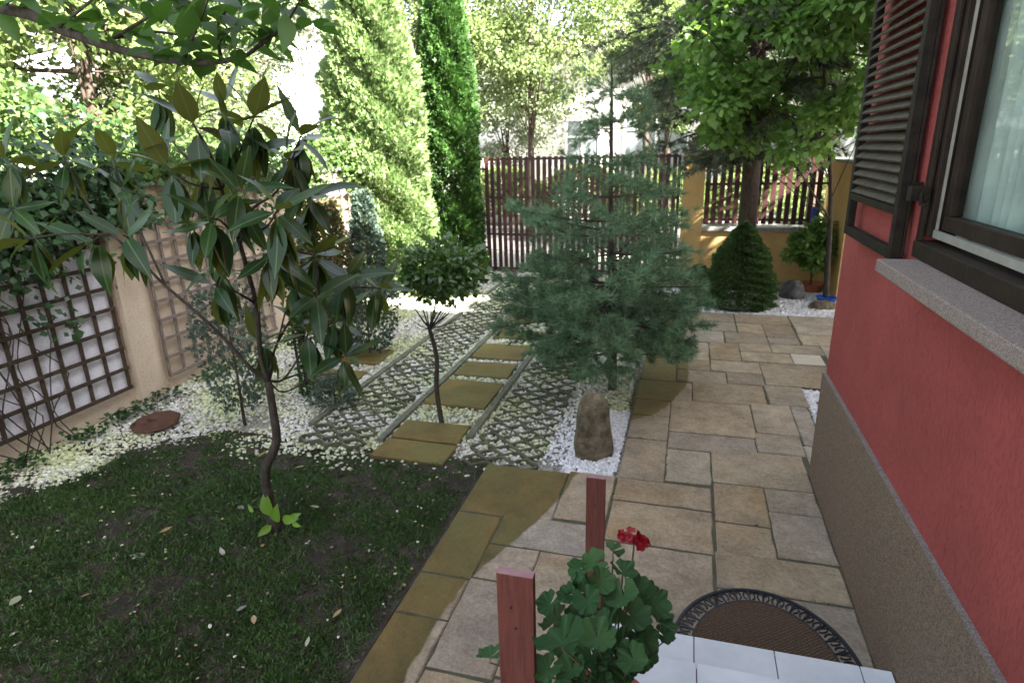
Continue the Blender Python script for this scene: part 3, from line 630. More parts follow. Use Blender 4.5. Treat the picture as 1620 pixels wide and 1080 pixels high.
mato = empty('doormat', (.47, 2.44, 0), 'half round brown coir doormat with black scrolled rubber rim', 'doormat')
cx, cy, rx, ry = .465, 2.44, .43, .525
def el(t, s): return (cx + (rx - s) * math.cos(t), cy + (ry - s) * math.sin(t))
def ring(b, s0, s1, z0, z1, n=56):
    k0 = len(b.v)
    for i in range(n + 1):
        t = math.pi * i / n; 
        for s, z in ((s0, z0), (s0, z1), (s1, z1), (s1, z0)): x, y = el(t, s); b.v.append((x, y, z))
    for i in range(n):
        for j in range(4): b.f.append((k0 + 4 * i + j, k0 + 4 * i + (j + 1) % 4, k0 + 4 * i + 4 + (j + 1) % 4, k0 + 4 * i + 4 + j))
b = MB(); ring(b, 0, .012, .001, .012); ring(b, .012, .017, .001, .009); ring(b, .092, .103, .001, .013); b.box(cx - rx, cx + rx, cy - .02, cy, .001, .011)
b.build('rubber_rim', M_rubber, mato)
NS = 17
b = MB(); 
for i in range(NS):
    t = math.pi * (i + .5) / NS; px_, py_ = el(t, .054); tx, ty = -rx * math.sin(t), ry * math.cos(t); l = math.hypot(tx, ty); tx /= l; ty /= l; nx_, ny_ = ty, -tx
    for sg in (-1, 1):
        pts = []
        for j in range(12):
            a_ = -.4 + j / 11 * (2 * math.pi * .82); r_ = .026 - .010 * (j / 11)
            u_ = sg * (.019 + r_ * math.cos(a_) * .62); v_ = r_ * 1.25 * math.sin(a_)
            pts.append((px_ + tx * u_ + nx_ * v_, py_ + ty * u_ + ny_ * v_, .006))
        b.tube(pts, .0042, 5)
    e0 = el(t, .014); e1 = el(t, .08); 
    t2 = math.pi * i / NS; e0 = el(t2, .012); e1 = el(t2, .094); b.tube([(e0[0], e0[1], .006), (e1[0], e1[1], .006)], .005, 5)
b.build('scrollwork', M_rubber, mato)
b = MB(); P = [el(math.pi * i / 40, .101) for i in range(41)]; P = [(x, max(y, cy + .0)) for x, y in P]
n = len(P); b.add([(x, y, .001) for x, y in P] + [(x, y, .012) for x, y in P], [tuple(n + i for i in range(n))] + [(i, (i + 1) % n, n + (i + 1) % n, n + i) for i in range(n)])
b.build('coir_pile', M_coir, mato)

def post(y, top, label, screws):
    r = empty('wooden_post', (-.322, y, 0), label, 'post', 'red brown boards beside the steps')
    k = MB(); k.box(-.365, -.28, y - .011, y + .011, -.04, top - .003); k.build('board', M_board, r, bevel=.0015)
    k = MB(); k.box(-.3645, -.2805, y - .0105, y + .0105, top - .003, top); k.build('board_end', M_boardtop, r)
    for (dx, z) in screws:
        k = MB(); k.tube([(-.322 + dx, y - .0115, z), (-.322 + dx, y - .0125, z)], .0035, 10); k.build('screw_hole', M_screw, r)
post(1.10, 1.40, 'nearer and larger red brown upright board left of the geranium', [(.0, 1.255), (-.01, 1.31)])
post(2.41, .90, 'farther red brown upright board rising behind the geranium', [(0, .76)])

# geranium in pot
GP = Vector((-.13, 1.26, .6))
pot = MB(); pot.lathe([(.0, .0), (.085, .0), (.12, .24), (.135, .24), (.135, .28), (.118, .28), (.112, .25), (0, .25)], GP, 24); o = pot.build('plant_pot', M_clay, smooth=False); tag(o, 'terracotta pot on the steps holding the red geranium', 'pot')
ger = empty('geranium', (GP.x, GP.y, GP.z + .25), 'leafy potted geranium with one scarlet flower head', 'plant')
def ger_leaf(seed):
    rr = random.Random(seed); nA, nR = 63, 5; V = [(0, 0, 0)]; pa = rr.uniform(0, 6); depth = rr.uniform(.08, .15)
    for j in range(1, nR + 1):
        for i in range(nA + 1):
            u = i / nA; th = R(-90 + 10) + (2 * math.pi - R(20)) * u      # sinus at -Y
            lo = abs(math.cos(math.pi * u * 7)); lob = 1 - depth * lo ** 3 - .035 * abs(math.cos(math.pi * u * 21)) ** 2
            r = j / nR; rad = .5 * r * (1 - (1 - lob) * r ** 2.5)
            z = .26 * r * r - .22 * max(0, r - .6) + .03 * r * math.sin(u * 2 * math.pi * 11 + pa) * r + .028 * r ** 2 * math.cos(2 * math.pi * u * 7 + .3) * -1 + .05 * r * r * math.sin(u * 2 * math.pi * 3 + pa) + .05 * r * math.sin(u * 2 * math.pi * 2 + seed * 2)
            V.append((rad * math.cos(th), rad * math.sin(th) , z))
    st = nA + 1
    me_f = [(0, 1 + i, 2 + i) for i in range(nA)]
    for j in range(nR - 1):
        for i in range(nA): a0 = 1 + j * st + i; me_f.append((a0, a0 + st, a0 + st + 1, a0 + 1))
    me = bpy.data.meshes.new('leaf'); me.from_pydata(V, [], me_f); me.materials.append(L_ger); me.polygons.foreach_set('use_smooth', [True] * len(me.polygons)); me.update(); return me
# radial veins for geranium leaf
nt, N, L = get(L_ger); tc = N.new('ShaderNodeTexCoord'); sp = N.new('ShaderNodeSeparateXYZ'); L.new(tc.outputs['Object'], sp.inputs[0])
at = N.new('ShaderNodeMath'); at.operation = 'ARCTAN2'; L.new(sp.outputs[0], at.inputs[0]); L.new(sp.outputs[1], at.inputs[1])
mu = N.new('ShaderNodeMath'); mu.operation = 'MULTIPLY'; mu.inputs[1].default_value = 3.6; L.new(at.outputs[0], mu.inputs[0]); co = N.new('ShaderNodeMath'); co.operation = 'COSINE'; L.new(mu.outputs[0], co.inputs[0])
ab = N.new('ShaderNodeMath'); ab.operation = 'ABSOLUTE'; L.new(co.outputs[0], ab.inputs[0]); mr = N.new('ShaderNodeMapRange'); mr.inputs[1].default_value = .95; mr.inputs[2].default_value = 1.02; L.new(ab.outputs[0], mr.inputs[0])
bsn = N['Principled BSDF']; old = bsn.inputs['Base Color'].links[0].from_socket; mx = N.new('ShaderNodeMix'); mx.data_type = 'RGBA'; mx.inputs[7].default_value = (.055, .115, .045, 1); L.new(mr.outputs[0], mx.inputs[0]); L.new(old, mx.inputs[6]); L.new(mx.outputs[2], bsn.inputs['Base Color'])
GL = [ger_leaf(s) for s in range(5)]
stems = MB()
# (px, py, height plane used to place it, diameter)
GZ = [(940, 890, 1.22, .085), (905, 925, 1.2, .085), (985, 905, 1.2, .08), (915, 900, 1.25, .07), (950, 920, 1.22, .08), (1010, 930, 1.15, .09), (1035, 955, 1.12, .09), (1045, 985, 1.1, .085),
      (930, 950, 1.2, .095), (985, 945, 1.2, .1), (900, 940, 1.18, .07), (1000, 975, 1.15, .11), (960, 985, 1.2, .105), (1020, 1010, 1.08, .09), (890, 1015, 1.25, .13), (880, 980, 1.2, .09), (945, 1010, 1.2, .11),
      (985, 1025, 1.12, .11), (960, 1050, 1.1, .11), (1000, 1060, 1.02, .1), (905, 1060, 1.12, .1), (935, 1040, 1.12, .09), (865, 1060, 1.12, .09), (775, 1038, 1.02, .085), (870, 955, 1.15, .07), (1050, 1005, 1.05, .07), (970, 870, 1.2, .07),
      (1025, 940, 1.05, .08), (955, 940, 1.1, .08), (1005, 1000, 1.05, .1), (925, 980, 1.1, .1), (900, 990, 1.1, .09), (965, 1075, 1.0, .11), (1020, 1035, .98, .08), (925, 1085, 1.05, .1), (870, 1090, 1.05, .1), (985, 1100, .95, .12), (950, 1120, .95, .12), (900, 1130, .98, .12)]
GZ += [(random.uniform(880, 1040) , random.uniform(960, 1090), random.uniform(1.0, 1.15), random.uniform(.05, .08)) for _ in range(16)] + [(random.uniform(905, 1000), random.uniform(880, 960), random.uniform(1.1, 1.2), random.uniform(.045, .07)) for _ in range(9)]
for i, (px, py, z, dm) in enumerate(GZ):
    p = Vector(gp(px, py, z)); out = Vector((p.x - GP.x, p.y - (GP.y + .02), 0)); 
    nrm = (Vector((0, -.35, .9)) + out * 2.2 + Vector([random.uniform(-.75, .75) for _ in range(3)])).normalized()
    d = np.array([[out.x * 3 + random.uniform(-.5, .5), out.y * 3 + random.uniform(-.6, .2) - .3, -.15]]); fr = frames(d, np.array([list(nrm)]))
    leaf_objects([GL[i % 5]], ger, np.array([[p.x, p.y, p.z]]), fr, [dm * random.uniform(.82, 1.05)])
    s0 = Vector((GP.x + random.uniform(-.04, .04), GP.y + random.uniform(-.04, .04), GP.z + .24)); mid = (s0 + p) / 2 + Vector((0, 0, .02)) - out * .15
    stems.tube([s0, mid, p - Vector((0, 0, .02)), p], [.004, .003, .002, .0015], 5)
fc0 = Vector(gp(1003, 855, 1.24)); s0 = Vector((GP.x, GP.y, GP.z + .26))
stems.tube([s0, (s0 + fc0) / 2 + Vector((.01, .02, 0)), fc0 - Vector((0, 0, .03)), fc0], [.004, .003, .0025, .002], 6)
stems.build('stems', M_twig, ger, True)
fh = None; pet = MB()
for kx in range(5):
    t = 2 * math.pi * kx / 5; V, Fq = leaf_grid(ell(.42, 1.3), fold=.1, curl=.15, n=5); c_, s_ = math.cos(t), math.sin(t)
    pet.add([(x * c_ - y * s_, x * s_ + y * c_, z) for x, y, z in V], Fq)
pme, _ = pet.mesh('floret', M_petal, True, (0, 0, 0))
fhd = MB(); fhd.lathe([(.001, -.01), (.006, -.004), (.008, .004), (.001, .012)], fc0, 8); fh = fhd.build('flower_head', M_petal, ger)
for i in range(22):
    d = Vector([random.gauss(0, 1) for _ in range(3)]); d.z = abs(d.z) * .8 - .2; d.y -= .5; d.normalize()
    c3 = fc0 + Vector((d.x * .03 + (-.014 if i % 2 else .012), d.y * .016, d.z * .022 + (.012 if i % 2 else -.008)))
    fr = frames(np.array([list(Vector(d).orthogonal())]), np.array([list(d)]))
    leaf_objects([pme], fh, np.array([list(c3)]), fr, [.0155], 'floret')

# ============================================================ GARDEN WALL, TRELLISES
X_W = -5.12
gw = empty('garden_wall', (X_W, 6, 0), 'beige rendered boundary wall along the left side of the garden', 'wall')
k = MB(); k.box(X_W - .16, X_W, -2, 11.5, -.1, 2.03); k.build('wall_body', M_beige, gw)
k = MB(); k.box(X_W - .2, X_W + .05, -2, 11.5, 2.03, 2.09); k.build('coping', M_cope, gw)
k = MB(); k.box(X_W, X_W + .012, -1.6, 4.31, .17, 2.0); k.build('white_panel', M_white, gw)
for y in (4.36,): k = MB(); k.box(X_W, X_W + .09, y, y + .27, -.05, 2.03); k.build('pilaster', M_beige, gw)
for y in (6.9, 9.2): k = MB(); k.box(X_W, X_W + .09, y, y + .27, -.05, 2.03); k.build('pilaster', M_beige, gw)
def trellis(y0, y1, z0, z1, x, m, label, step=.195):
    r = empty('trellis', (x, (y0 + y1) / 2, z0), label, 'trellis', 'wooden trellises on the garden wall')
    ny_ = int((y1 - y0) / step); nz_ = int((z1 - z0) / step)
    k = MB(); k.box(-.008, .008, -.016, .016, 0, nz_ * step + .03); mv, _ = k.mesh('slat', m, False, (0, 0, 0)); k = MB(); k.box(-.008, .008, 0, ny_ * step + .03, -.016, .016); mh, _ = k.mesh('slat', m, False, (0, 0, 0))
    for i in range(ny_ + 1): o = link('slat', mv, r, (x, y1 - .015 - i * step, z0 - .015)); o.rotation_euler.x = random.uniform(-.004, .004)
    for i in range(nz_ + 1): link('slat', mh, r, (x + .017, y1 - ny_ * step - .03, z0 + i * step))
trellis(1.2, 4.31, .19, 1.96, X_W + .04, M_trellis, 'dark brown trellis in front of the white wall panel')
trellis(4.72, 6.55, .13, 1.95, X_W + .04, M_trellis2, 'greyer trellis on beige wall, right of the pilaster')
trellis(7.3, 9.1, .13, 1.95, X_W + .04, M_trellis2, 'farthest trellis on beige wall, half hidden by juniper')

# ============================================================ GATE AND FRONT FENCE
GY = 11.4
gate = empty('driveway_gate', (-1.95, GY, 0), 'wide dark maroon picket gate closing the driveway', 'gate')
k = MB(); gx0, gx1 = -3.74, -.16
k.box(gx0, gx1, GY + .014, GY + .05, .02, .06); k.box(gx0, gx1, GY + .014, GY + .05, 2.06, 2.1); k.box(gx0, gx1, GY + .014, GY + .05, 1.37, 1.41); k.box(gx0, gx1, GY + .014, GY + .05, .68, .72); k.box(gx0, gx0 + .05, GY + .014, GY + .05, .06, 2.06); k.box(gx1 - .05, gx1, GY + .014, GY + .05, .06, 2.06)
k.build('gate_frame', M_gatemetal, gate)
k = MB(); k.box(-.035, .035, -.011, .011, 0, 2.12); pk, _ = k.mesh('picket', M_gate, False, (0, 0, 0))
x = gx0 + .05
while x < gx1 - .02:
    o = link('picket', pk, gate, (x + random.uniform(-.003, .003), GY, 0.005 + random.uniform(-.006, .006))); o.rotation_euler.y = random.uniform(-.003, .003); x += .1105
for z in (.25, 1.0, 1.85): k = MB(); k.tube([(gx0 - .03, GY + .02, z), (gx0 - .03, GY + .02, z + .12)], .02, 8); k.box(gx0 - .11, gx0, GY + .012, GY + .028, z + .04, z + .08); k.build('hinge', M_gatemetal, gate)
k = MB(); k.box(gx0 - .12 - .04, gx0 - .12 + .015, GY - .03, GY + .03, 0, 2.14)
k.build('hinge_post', M_gatemetal, gate)
for (x0, x1, lab) in ((-4.18, -3.91, 'ochre gate pillar at the hinge side beside the dark thuja'), (-.11, .25, 'ochre gate pillar between the gate and the low fence wall')):
    r = empty('gate_pillar', ((x0 + x1) / 2, GY, 0), lab, 'pillar', 'ochre pillars of the front fence')
    k = MB(); k.box(x0, x1, GY - .1, GY + .18, -.1, 2.12); k.build('shaft', M_ochre, r); k = MB(); k.box(x0 - .03, x1 + .03, GY - .13, GY + .21, 2.12, 2.17); k.build('cap', M_cope, r)
lw = empty('low_fence_wall', (1.25, GY, 0), 'low ochre wall with grey coping under the right hand pickets', 'wall')
k = MB(); k.box(.25, 2.2, GY - .06, GY + .14, -.1, .82); k.build('wall_body', M_ochre, lw); k = MB(); k.box(.25, 2.2, GY - .1, GY + .18, .82, .88); k.build('coping', M_cope, lw)
ff = empty('picket_fence', (1.25, GY, .9), 'dark maroon picket fence standing on the low ochre wall', 'fence')
k = MB(); k.box(.26, 2.19, GY + .034, GY + .07, .98, 1.02); k.box(.26, 2.19, GY + .034, GY + .07, 1.58, 1.62); k.box(.26, 2.19, GY + .034, GY + .07, 2.0, 2.04); k.build('rail', M_gatemetal, ff)
k = MB(); k.box(-.04, .04, -.011, .011, 0, 1.16); pk2, _ = k.mesh('picket', M_gate, False, (0, 0, 0)); x = .31
while x < 2.17:
    o = link('picket', pk2, ff, (x, GY + .02, .93 + random.uniform(-.01, .01))); o.rotation_euler.y = random.uniform(-.01, .01); x += .118
sw = empty('side_wall', (2.3, 10, 0), 'ochre side wall closing the garden behind the house', 'wall')
k = MB(); k.box(2.2, 2.42, 9.9, 11.58, -.1, 1.95); k.box(2.42, 9, 9.9, 10.1, -.1, 1.95); k.build('wall_body', M_ochre, sw); k = MB(); k.box(2.17, 2.45, 9.87, 11.6, 1.95, 2.0); k.build('coping', M_cope, sw)
lf = empty('street_fence', (-7, GY, 0), 'dark picket fence running left beyond the thujas', 'fence')
for x in np.arange(-9.9, -5.3, .115): link('picket', pk, lf, (x, GY + .02, 0))
k = MB(); k.box(-9.9, -5.3, GY + .033, GY + .06, .5, .54); k.box(-9.9, -5.3, GY + .033, GY + .06, 1.6, 1.64); k.build('rail', M_gatemetal, lf)

# ============================================================ STONES, LID, SMALL THINGS
def boulder(name, c, prof, m, label, seed, n=26, lean=(0, 0)):
    rr = np.random.default_rng(seed); b = MB(); rows = len(prof)
    ph_ = rr.uniform(0, 6.28, 6)
    for i, (rx_, ry_, z) in enumerate(prof):
        for j in range(n):
            t = 2 * math.pi * j / n; u = 1 + .09 * math.sin(3 * t + ph_[0] + z * 5) + .06 * math.sin(5 * t + ph_[1] - z * 9) + .035 * math.sin(9 * t + ph_[2] + z * 23) + .05 * math.sin(2 * t + z * 14 + ph_[4]) + rr.uniform(-.045, .045)
            b.v.append((c[0] + rx_ * u * math.cos(t) + lean[0] * z, c[1] + ry_ * u * math.sin(t) + lean[1] * z, c[2] + z + .012 * math.sin(4 * t + ph_[3])))
    for i in range(rows - 1):
        for j in range(n): j2 = (j + 1) % n; b.f.append((i * n + j, i * n + j2, (i + 1) * n + j2, (i + 1) * n + j))
    b.f.append(tuple((rows - 1) * n + j for j in range(n)))
    o = b.build(name, m, smooth=True); tag(o, label, 'stone'); o.modifiers.new('s', 'SUBSURF').render_levels = 1; return o
boulder('standing_stone', (-.62, 4.32, -.06), [(.13, .11, 0), (.145, .12, .07), (.15, .12, .14), (.147, .115, .2), (.142, .11, .27), (.135, .105, .34), (.125, .095, .4), (.11, .085, .46), (.10, .08, .51), (.07, .06, .545), (.025, .025, .56)], M_rock, 'tall mottled stone standing in gravel in front of the pine', 3, lean=(.03, 0))
boulder('boulder', (1.62, 10.0, -.05), [(.17, .15, 0), (.18, .16, .1), (.16, .14, .2), (.11, .1, .28), (.05, .04, .31)], M_rock2, 'rounded dark grey stone beside the dwarf spruce', 5)
boulder('boulder', (1.95, 9.4, -.05), [(.2, .12, 0), (.2, .12, .06), (.14, .09, .12), (.05, .04, .15)], M_rock, 'low flat brown stone near the house corner', 6)
lid = empty('drain_cover', (-4.52, 3.98, .02), 'round rusty iron cover lying tilted on the gravel', 'cover')
k = MB(); k.lathe([(.001, 0), (.20, 0), (.21, .012), (.2, .028), (.17, .03), (.001, .034)], (-4.50, 3.98, .012), 9); o = k.build('lid_plate', M_rust, lid); o.rotation_euler = (R(3), R(-2), .3)
k = MB(); k.tube([(-4.55, 3.95, .035), (-4.55, 3.95, .06), (-4.47, 3.95, .06), (-4.47, 3.95, .035)], .007, 6); k.build('handle', M_rust, lid)
o = MB().lathe([(0, 0), (.13, 0), (.19, .13), (.2, .15), (.17, .15), (.12, .03), (0, .03)], (1.95, 10.5, -.03), 20).build('flower_bowl', M_clay); tag(o, 'red clay bowl under the bamboo like shrub by the fence wall', 'pot')
o = MB().lathe([(0, 0), (.1, 0), (.14, .09), (.15, .1), (.12, .1), (0, .02)], (2.05, 9.75, -.03), 18).build('plastic_tub', M_blue); tag(o, 'small blue plastic tub on the gravel by the side wall', 'tub')
k = MB(); k.tube([(2.02, 11.25, .9), (2.02, 11.25, 1.2), (2.0, 11.25, 1.24)], [.06, .06, .02], 10); o = k.build('plastic_bottle', M_blue); tag(o, 'blue plastic container standing on the grey coping', 'container')

# fallen leaves
me_dry = [leaf_me('fallen_leaf', ell(.22, .8), m, fold=.3, curl=.25, n=5) for m in (L_dry, L_pale, L_grey)]
FL = [(273, 832, 0, .075, 'orange brown fallen leaf on the grass left of the magnolia'), (232, 878, 2, .08, 'curled grey fallen leaf on the grass, centre of the lawn'), (32, 941, 1, .085, 'large pale round fallen leaf at the left edge of the lawn'),
      (377, 799, 2, .07, 'grey fallen leaf just left of the magnolia base'), (401, 972, 0, .055, 'small orange leaf beside a grey one near the lawn centre'), (374, 965, 2, .055, 'small grey leaf beside an orange one near the lawn centre'),
      (127, 943, 0, .055, 'thin ochre leaf lying right of the large pale leaf'), (408, 722, 0, .065, 'orange fallen leaf at the gravel edge behind the magnolia trunk'), (483, 736, 0, .065, 'orange fallen leaf at the gravel edge right of the magnolia'),
      (354, 878, 1, .06, 'pale fallen leaf below the magnolia base'), (484, 1022, 1, .045, 'white scrap on the grass near the paving'), (505, 801, 1, .06, 'pale straw coloured leaf right of the magnolia base'), (540, 962, 0, .06, 'tan fallen leaf near the paving edge'), (217, 783, 0, .04, 'small orange leaf in front of the gravel')]
for px, py, mi, s, lab in FL:
    p = gp(px, py, 0.0); o = link('fallen_leaf', me_dry[mi], None, p); o.scale = (s * 1.2,) * 3; o.rotation_euler = (random.uniform(-.3, .3), random.uniform(-.3, .3), random.uniform(0, 6)); tag(o, lab, 'leaf', 'fallen leaves on the lawn')

# ============================================================ PLANTS
def bez(pts, n=5):
    """Catmull-Rom through points"""
    P = [Vector(p) for p in pts]; P = [P[0] * 2 - P[1]] + P + [P[-1] * 2 - P[-2]]; out = []
    for i in range(1, len(P) - 2):
        for j in range(n):
            t = j / n; out.append(.5 * ((2 * P[i]) + (-P[i - 1] + P[i + 1]) * t + (2 * P[i - 1] - 5 * P[i] + 4 * P[i + 1] - P[i + 2]) * t * t + (-P[i - 1] + 3 * P[i] - 3 * P[i + 1] + P[i + 2]) * t ** 3))
    out.append(P[-2]); return out
def lin(a, b, n): return [a + (b - a) * i / (n - 1) for i in range(n)]

# ---- magnolia
MBASE = Vector((-2.44, 2.86, -.03))
mag = empty('magnolia_tree', MBASE, 'young magnolia with crooked dark trunk and big glossy leaves on the lawn', 'tree')
def q(px, py, y): return Vector(ay(px, py, y))
fork = q(424, 602, 2.88)
tr = MB(); pts = bez([MBASE - Vector((0, 0, .03)), q(428, 800, 2.86), q(420, 745, 2.86), q(437, 700, 2.87), q(432, 650, 2.88), fork]); tr.tube(pts, lin(.034, .022, len(pts)), 12)
tr.build('trunk', M_bark, mag, True)
br = MB(); twg = MB()
tips = []   # (position, axis)
def branch(pl, r0, r1, b=br, tip=True):
    P = bez(pl, 4); b.tube(P, lin(r0, r1, len(P)), 7)
    if tip: tips.append((P[-1], (P[-1] - P[-3]).normalized()))
A1 = q(405, 480, 2.75); A2 = q(378, 380, 2.6); A3 = q(350, 300, 2.5)
branch([fork, q(412, 560, 2.83), A1, A2, A3, q(330, 240, 2.45), q(305, 195, 2.4)], .017, .005)
branch([A3, q(375, 250, 2.6), q(402, 185, 2.65)], .008, .004)
branch([A2, q(400, 330, 2.75), q(440, 300, 2.85), q(476, 215, 2.8)], .009, .004)
branch([A1, q(440, 430, 2.95), q(470, 360, 2.95), q(492, 312, 2.85)], .010, .004)
branch([q(440, 430, 2.95), q(480, 420, 2.9), q(500, 400, 2.85)], .006, .004)
branch([A2, q(350, 350, 2.4), q(332, 345, 2.3)], .007, .004)
branch([A1, q(370, 460, 2.6), q(338, 450, 2.5)], .007, .004)
B1 = q(340, 520, 2.75); B2 = q(262, 452, 2.7)
branch([fork, q(395, 580, 2.82), B1, B2, q(225, 415, 2.65), q(175, 372, 2.6), q(140, 385, 2.55)], .013, .004)
branch([B2, q(215, 350, 2.85), q(192, 298, 2.85)], .007, .004)
branch([q(225, 415, 2.65), q(150, 340, 2.95), q(100, 248, 3.0)], .008, .004)
branch([q(175, 372, 2.6), q(100, 370, 2.45), q(45, 378, 2.4)], .006, .004)
branch([q(225, 415, 2.65), q(205, 380, 2.4), q(195, 372, 2.35)], .006, .004)
branch([q(100, 300, 2.9), q(40, 270, 2.8), q(8, 250, 2.75)], .005, .004)
C1 = q(448, 600, 2.95)
branch([fork, C1, q(475, 560, 3.0), q(488, 524, 3.0)], .009, .004)
branch([C1, q(490, 585, 3.05), q(520, 575, 3.0), q(548, 562, 2.95)], .007, .004)
branch([fork, q(440, 540, 3.1), q(490, 470, 3.2), q(560, 455, 3.2), q(603, 456, 3.2)], .009, .004)
branch([q(490, 470, 3.2), q(520, 445, 3.1), q(548, 440, 3.05)], .006, .004)
branch([q(440, 540, 3.1), q(455, 480, 3.1), q(470, 440, 3.0)], .006, .004)
branch([A1, q(420, 440, 2.5), q(425, 400, 2.35)], .007, .004)
branch([A3, q(300, 290, 2.35), q(262, 262, 2.3)], .006, .004)
branch([A2, q(420, 360, 2.4), q(440, 330, 2.25)], .007, .004)
branch([q(350, 350, 2.4), q(310, 330, 2.75), q(380, 300, 2.3)], .004, .004)
branch([A3, q(270, 220, 2.8), q(250, 140, 2.9)], .006, .004)
branch([A3, q(365, 240, 2.8), q(352, 165, 2.9)], .006, .004)
branch([fork, q(450, 620, 2.95), q(500, 595, 3.3), q(540, 590, 3.4)], .006, .003, tip=False)
for (px_, py_, y_) in ((350, 420, 2.55), (445, 380, 2.6), (300, 350, 2.5), (455, 250, 2.7), (360, 200, 2.5), (320, 270, 2.7), (410, 540, 3.0), (180, 250, 2.9), (20, 330, 2.6), (500, 470, 2.7), (530, 500, 3.1)):
    e_ = q(px_, py_, y_); k_ = min((t_[0] for t_ in tips), key=lambda v_: (v_ - e_).length); c_ = fork.lerp(k_, .6)
    if (k_ - e_).length < .6: c_ = e_.lerp(k_, .5) + Vector((0, 0, -.06))
    branch([k_ - (k_ - c_) * .3, c_.lerp(e_, .5), e_], .005, .0035)
br.build('branches', M_bark, mag, True)
nt, N, L = get(L_mag); tc = N.new('ShaderNodeTexCoord'); sp = N.new('ShaderNodeSeparateXYZ'); L.new(tc.outputs['Object'], sp.inputs[0]); ab = N.new('ShaderNodeMath'); ab.operation = 'ABSOLUTE'; L.new(sp.outputs[0], ab.inputs[0])
mr = N.new('ShaderNodeMapRange'); mr.inputs[1].default_value = .016; mr.inputs[2].default_value = .006; L.new(ab.outputs[0], mr.inputs[0]); bsn = N['Principled BSDF']; old = bsn.inputs['Base Color'].links[0].from_socket
mx = N.new('ShaderNodeMix'); mx.data_type = 'RGBA'; mx.inputs[7].default_value = (.1, .16, .06, 1); L.new(mr.outputs[0], mx.inputs[0]); L.new(old, mx.inputs[6]); L.new(mx.outputs[2], bsn.inputs['Base Color'])
ML = [leaf_me('leaf', ell(k_, .78), L_mag, fold=f_, curl=c_, n=7, wave=w_) for k_, f_, c_, w_ in ((.2, .12, -.12, .006), (.18, .2, -.22, .01), (.21, .08, .03, .008), (.19, .18, -.38, .012), (.18, .05, .12, .014))]
T = []; D = []; U = []; S = []
for (p, axd) in tips:
    nl = random.randint(9, 12)
    axd = (axd + Vector((0, 0, .5))).normalized(); u_ = axd.orthogonal().normalized(); v_ = axd.cross(u_)
    for j in range(nl):
        ph_ = 2.4 * j + random.uniform(-.3, .3); rad_ = u_ * math.cos(ph_) + v_ * math.sin(ph_)
        lvl = j / nl
        if lvl < .22: d = axd * random.uniform(.7, 1.3) + rad_ * .8
        elif lvl < .42: d = axd * .1 + rad_ + Vector((0, 0, -.3))
        else: d = rad_ * random.uniform(.3, .75) + Vector((0, 0, -1.35))
        d.normalize(); up = (axd * .8 + Vector((0, 0, .6)) - d * .2 + Vector([random.uniform(-.2, .2) for _ in range(3)]))
        if lvl >= .42: up = rad_ + Vector((0, 0, .25))
        T.append(list(p - axd * (.06 * lvl) + d * .015)); D.append(list(d)); U.append(list(up)); S.append(random.uniform(.17, .265))
leaf_objects(ML, mag, np.array(T), frames(np.array(D), np.array(U)), S)
# fresh shoot at the foot
sh_ = MB(); SL = leaf_me('shoot_leaf', ell(.26, .75), L_shoot, fold=.3, curl=-.25, n=6); 
b0 = MBASE + Vector((.03, -.04, .0)); sh_.tube([MBASE + Vector((.02, 0, 0)), MBASE + Vector((.06, -.02, .12)), MBASE + Vector((.05, -.02, .2))], .006, 6); sh_.tube([MBASE + Vector((.02, 0, 0)), MBASE + Vector((.1, -.02, .09)), MBASE + Vector((.17, -.02, .16))], .005, 6); sh_.tube([MBASE, MBASE + Vector((-.08, 0, .12)), MBASE + Vector((-.13, .02, .17))], .006, 6)
sh_.build('basal_shoots', M_bark, mag, True)
for dx, dz, l, d in ((.0, .14, .17, (-.1, -.1, 1)), (.04, .1, .14, (.2, -.2, .9)), (.0, .07, .1, (-.2, -.5, -.1)), (.02, .02, .08, (.3, -.6, -.1)), (.09, .13, .12, (1, -.2, .25)), (.15, .15, .08, (1, 0, .5)), (.16, .12, .07, (.8, -.3, -.1)), (-.12, .15, .06, (-.5, 0, .6))):
    leaf_objects([SL], mag, np.array([[MBASE.x + dx, MBASE.y - .04, MBASE.z + dz]]), frames(np.array([d], float), np.array([[.1, -1., .3]])), [l], 'shoot_leaf')

# ---- conifer foliage helper: tufts of needles
def needles(origins, dirs, per, ln, wd, spread, name, m, parent, origin):
    n = len(origins); O = np.repeat(origins, per, 0); Dn = np.repeat(norm(dirs), per, 0)
    d = norm(Dn + rng.normal(size=O.shape) * spread); O = O + Dn * rng.uniform(-.02, .02, (len(O), 1))
    L_ = rng.uniform(.7, 1.1, len(O)) * ln
    tv = [(-.5, 0, 0), (.5, 0, 0), (0, 1, 0)]
    return scatter(tv, [(0, 1, 2)], frames(d, rdir(len(O))), O, np.stack([np.full(len(O), wd), L_, L_], 1), name, m, parent, origin=origin)
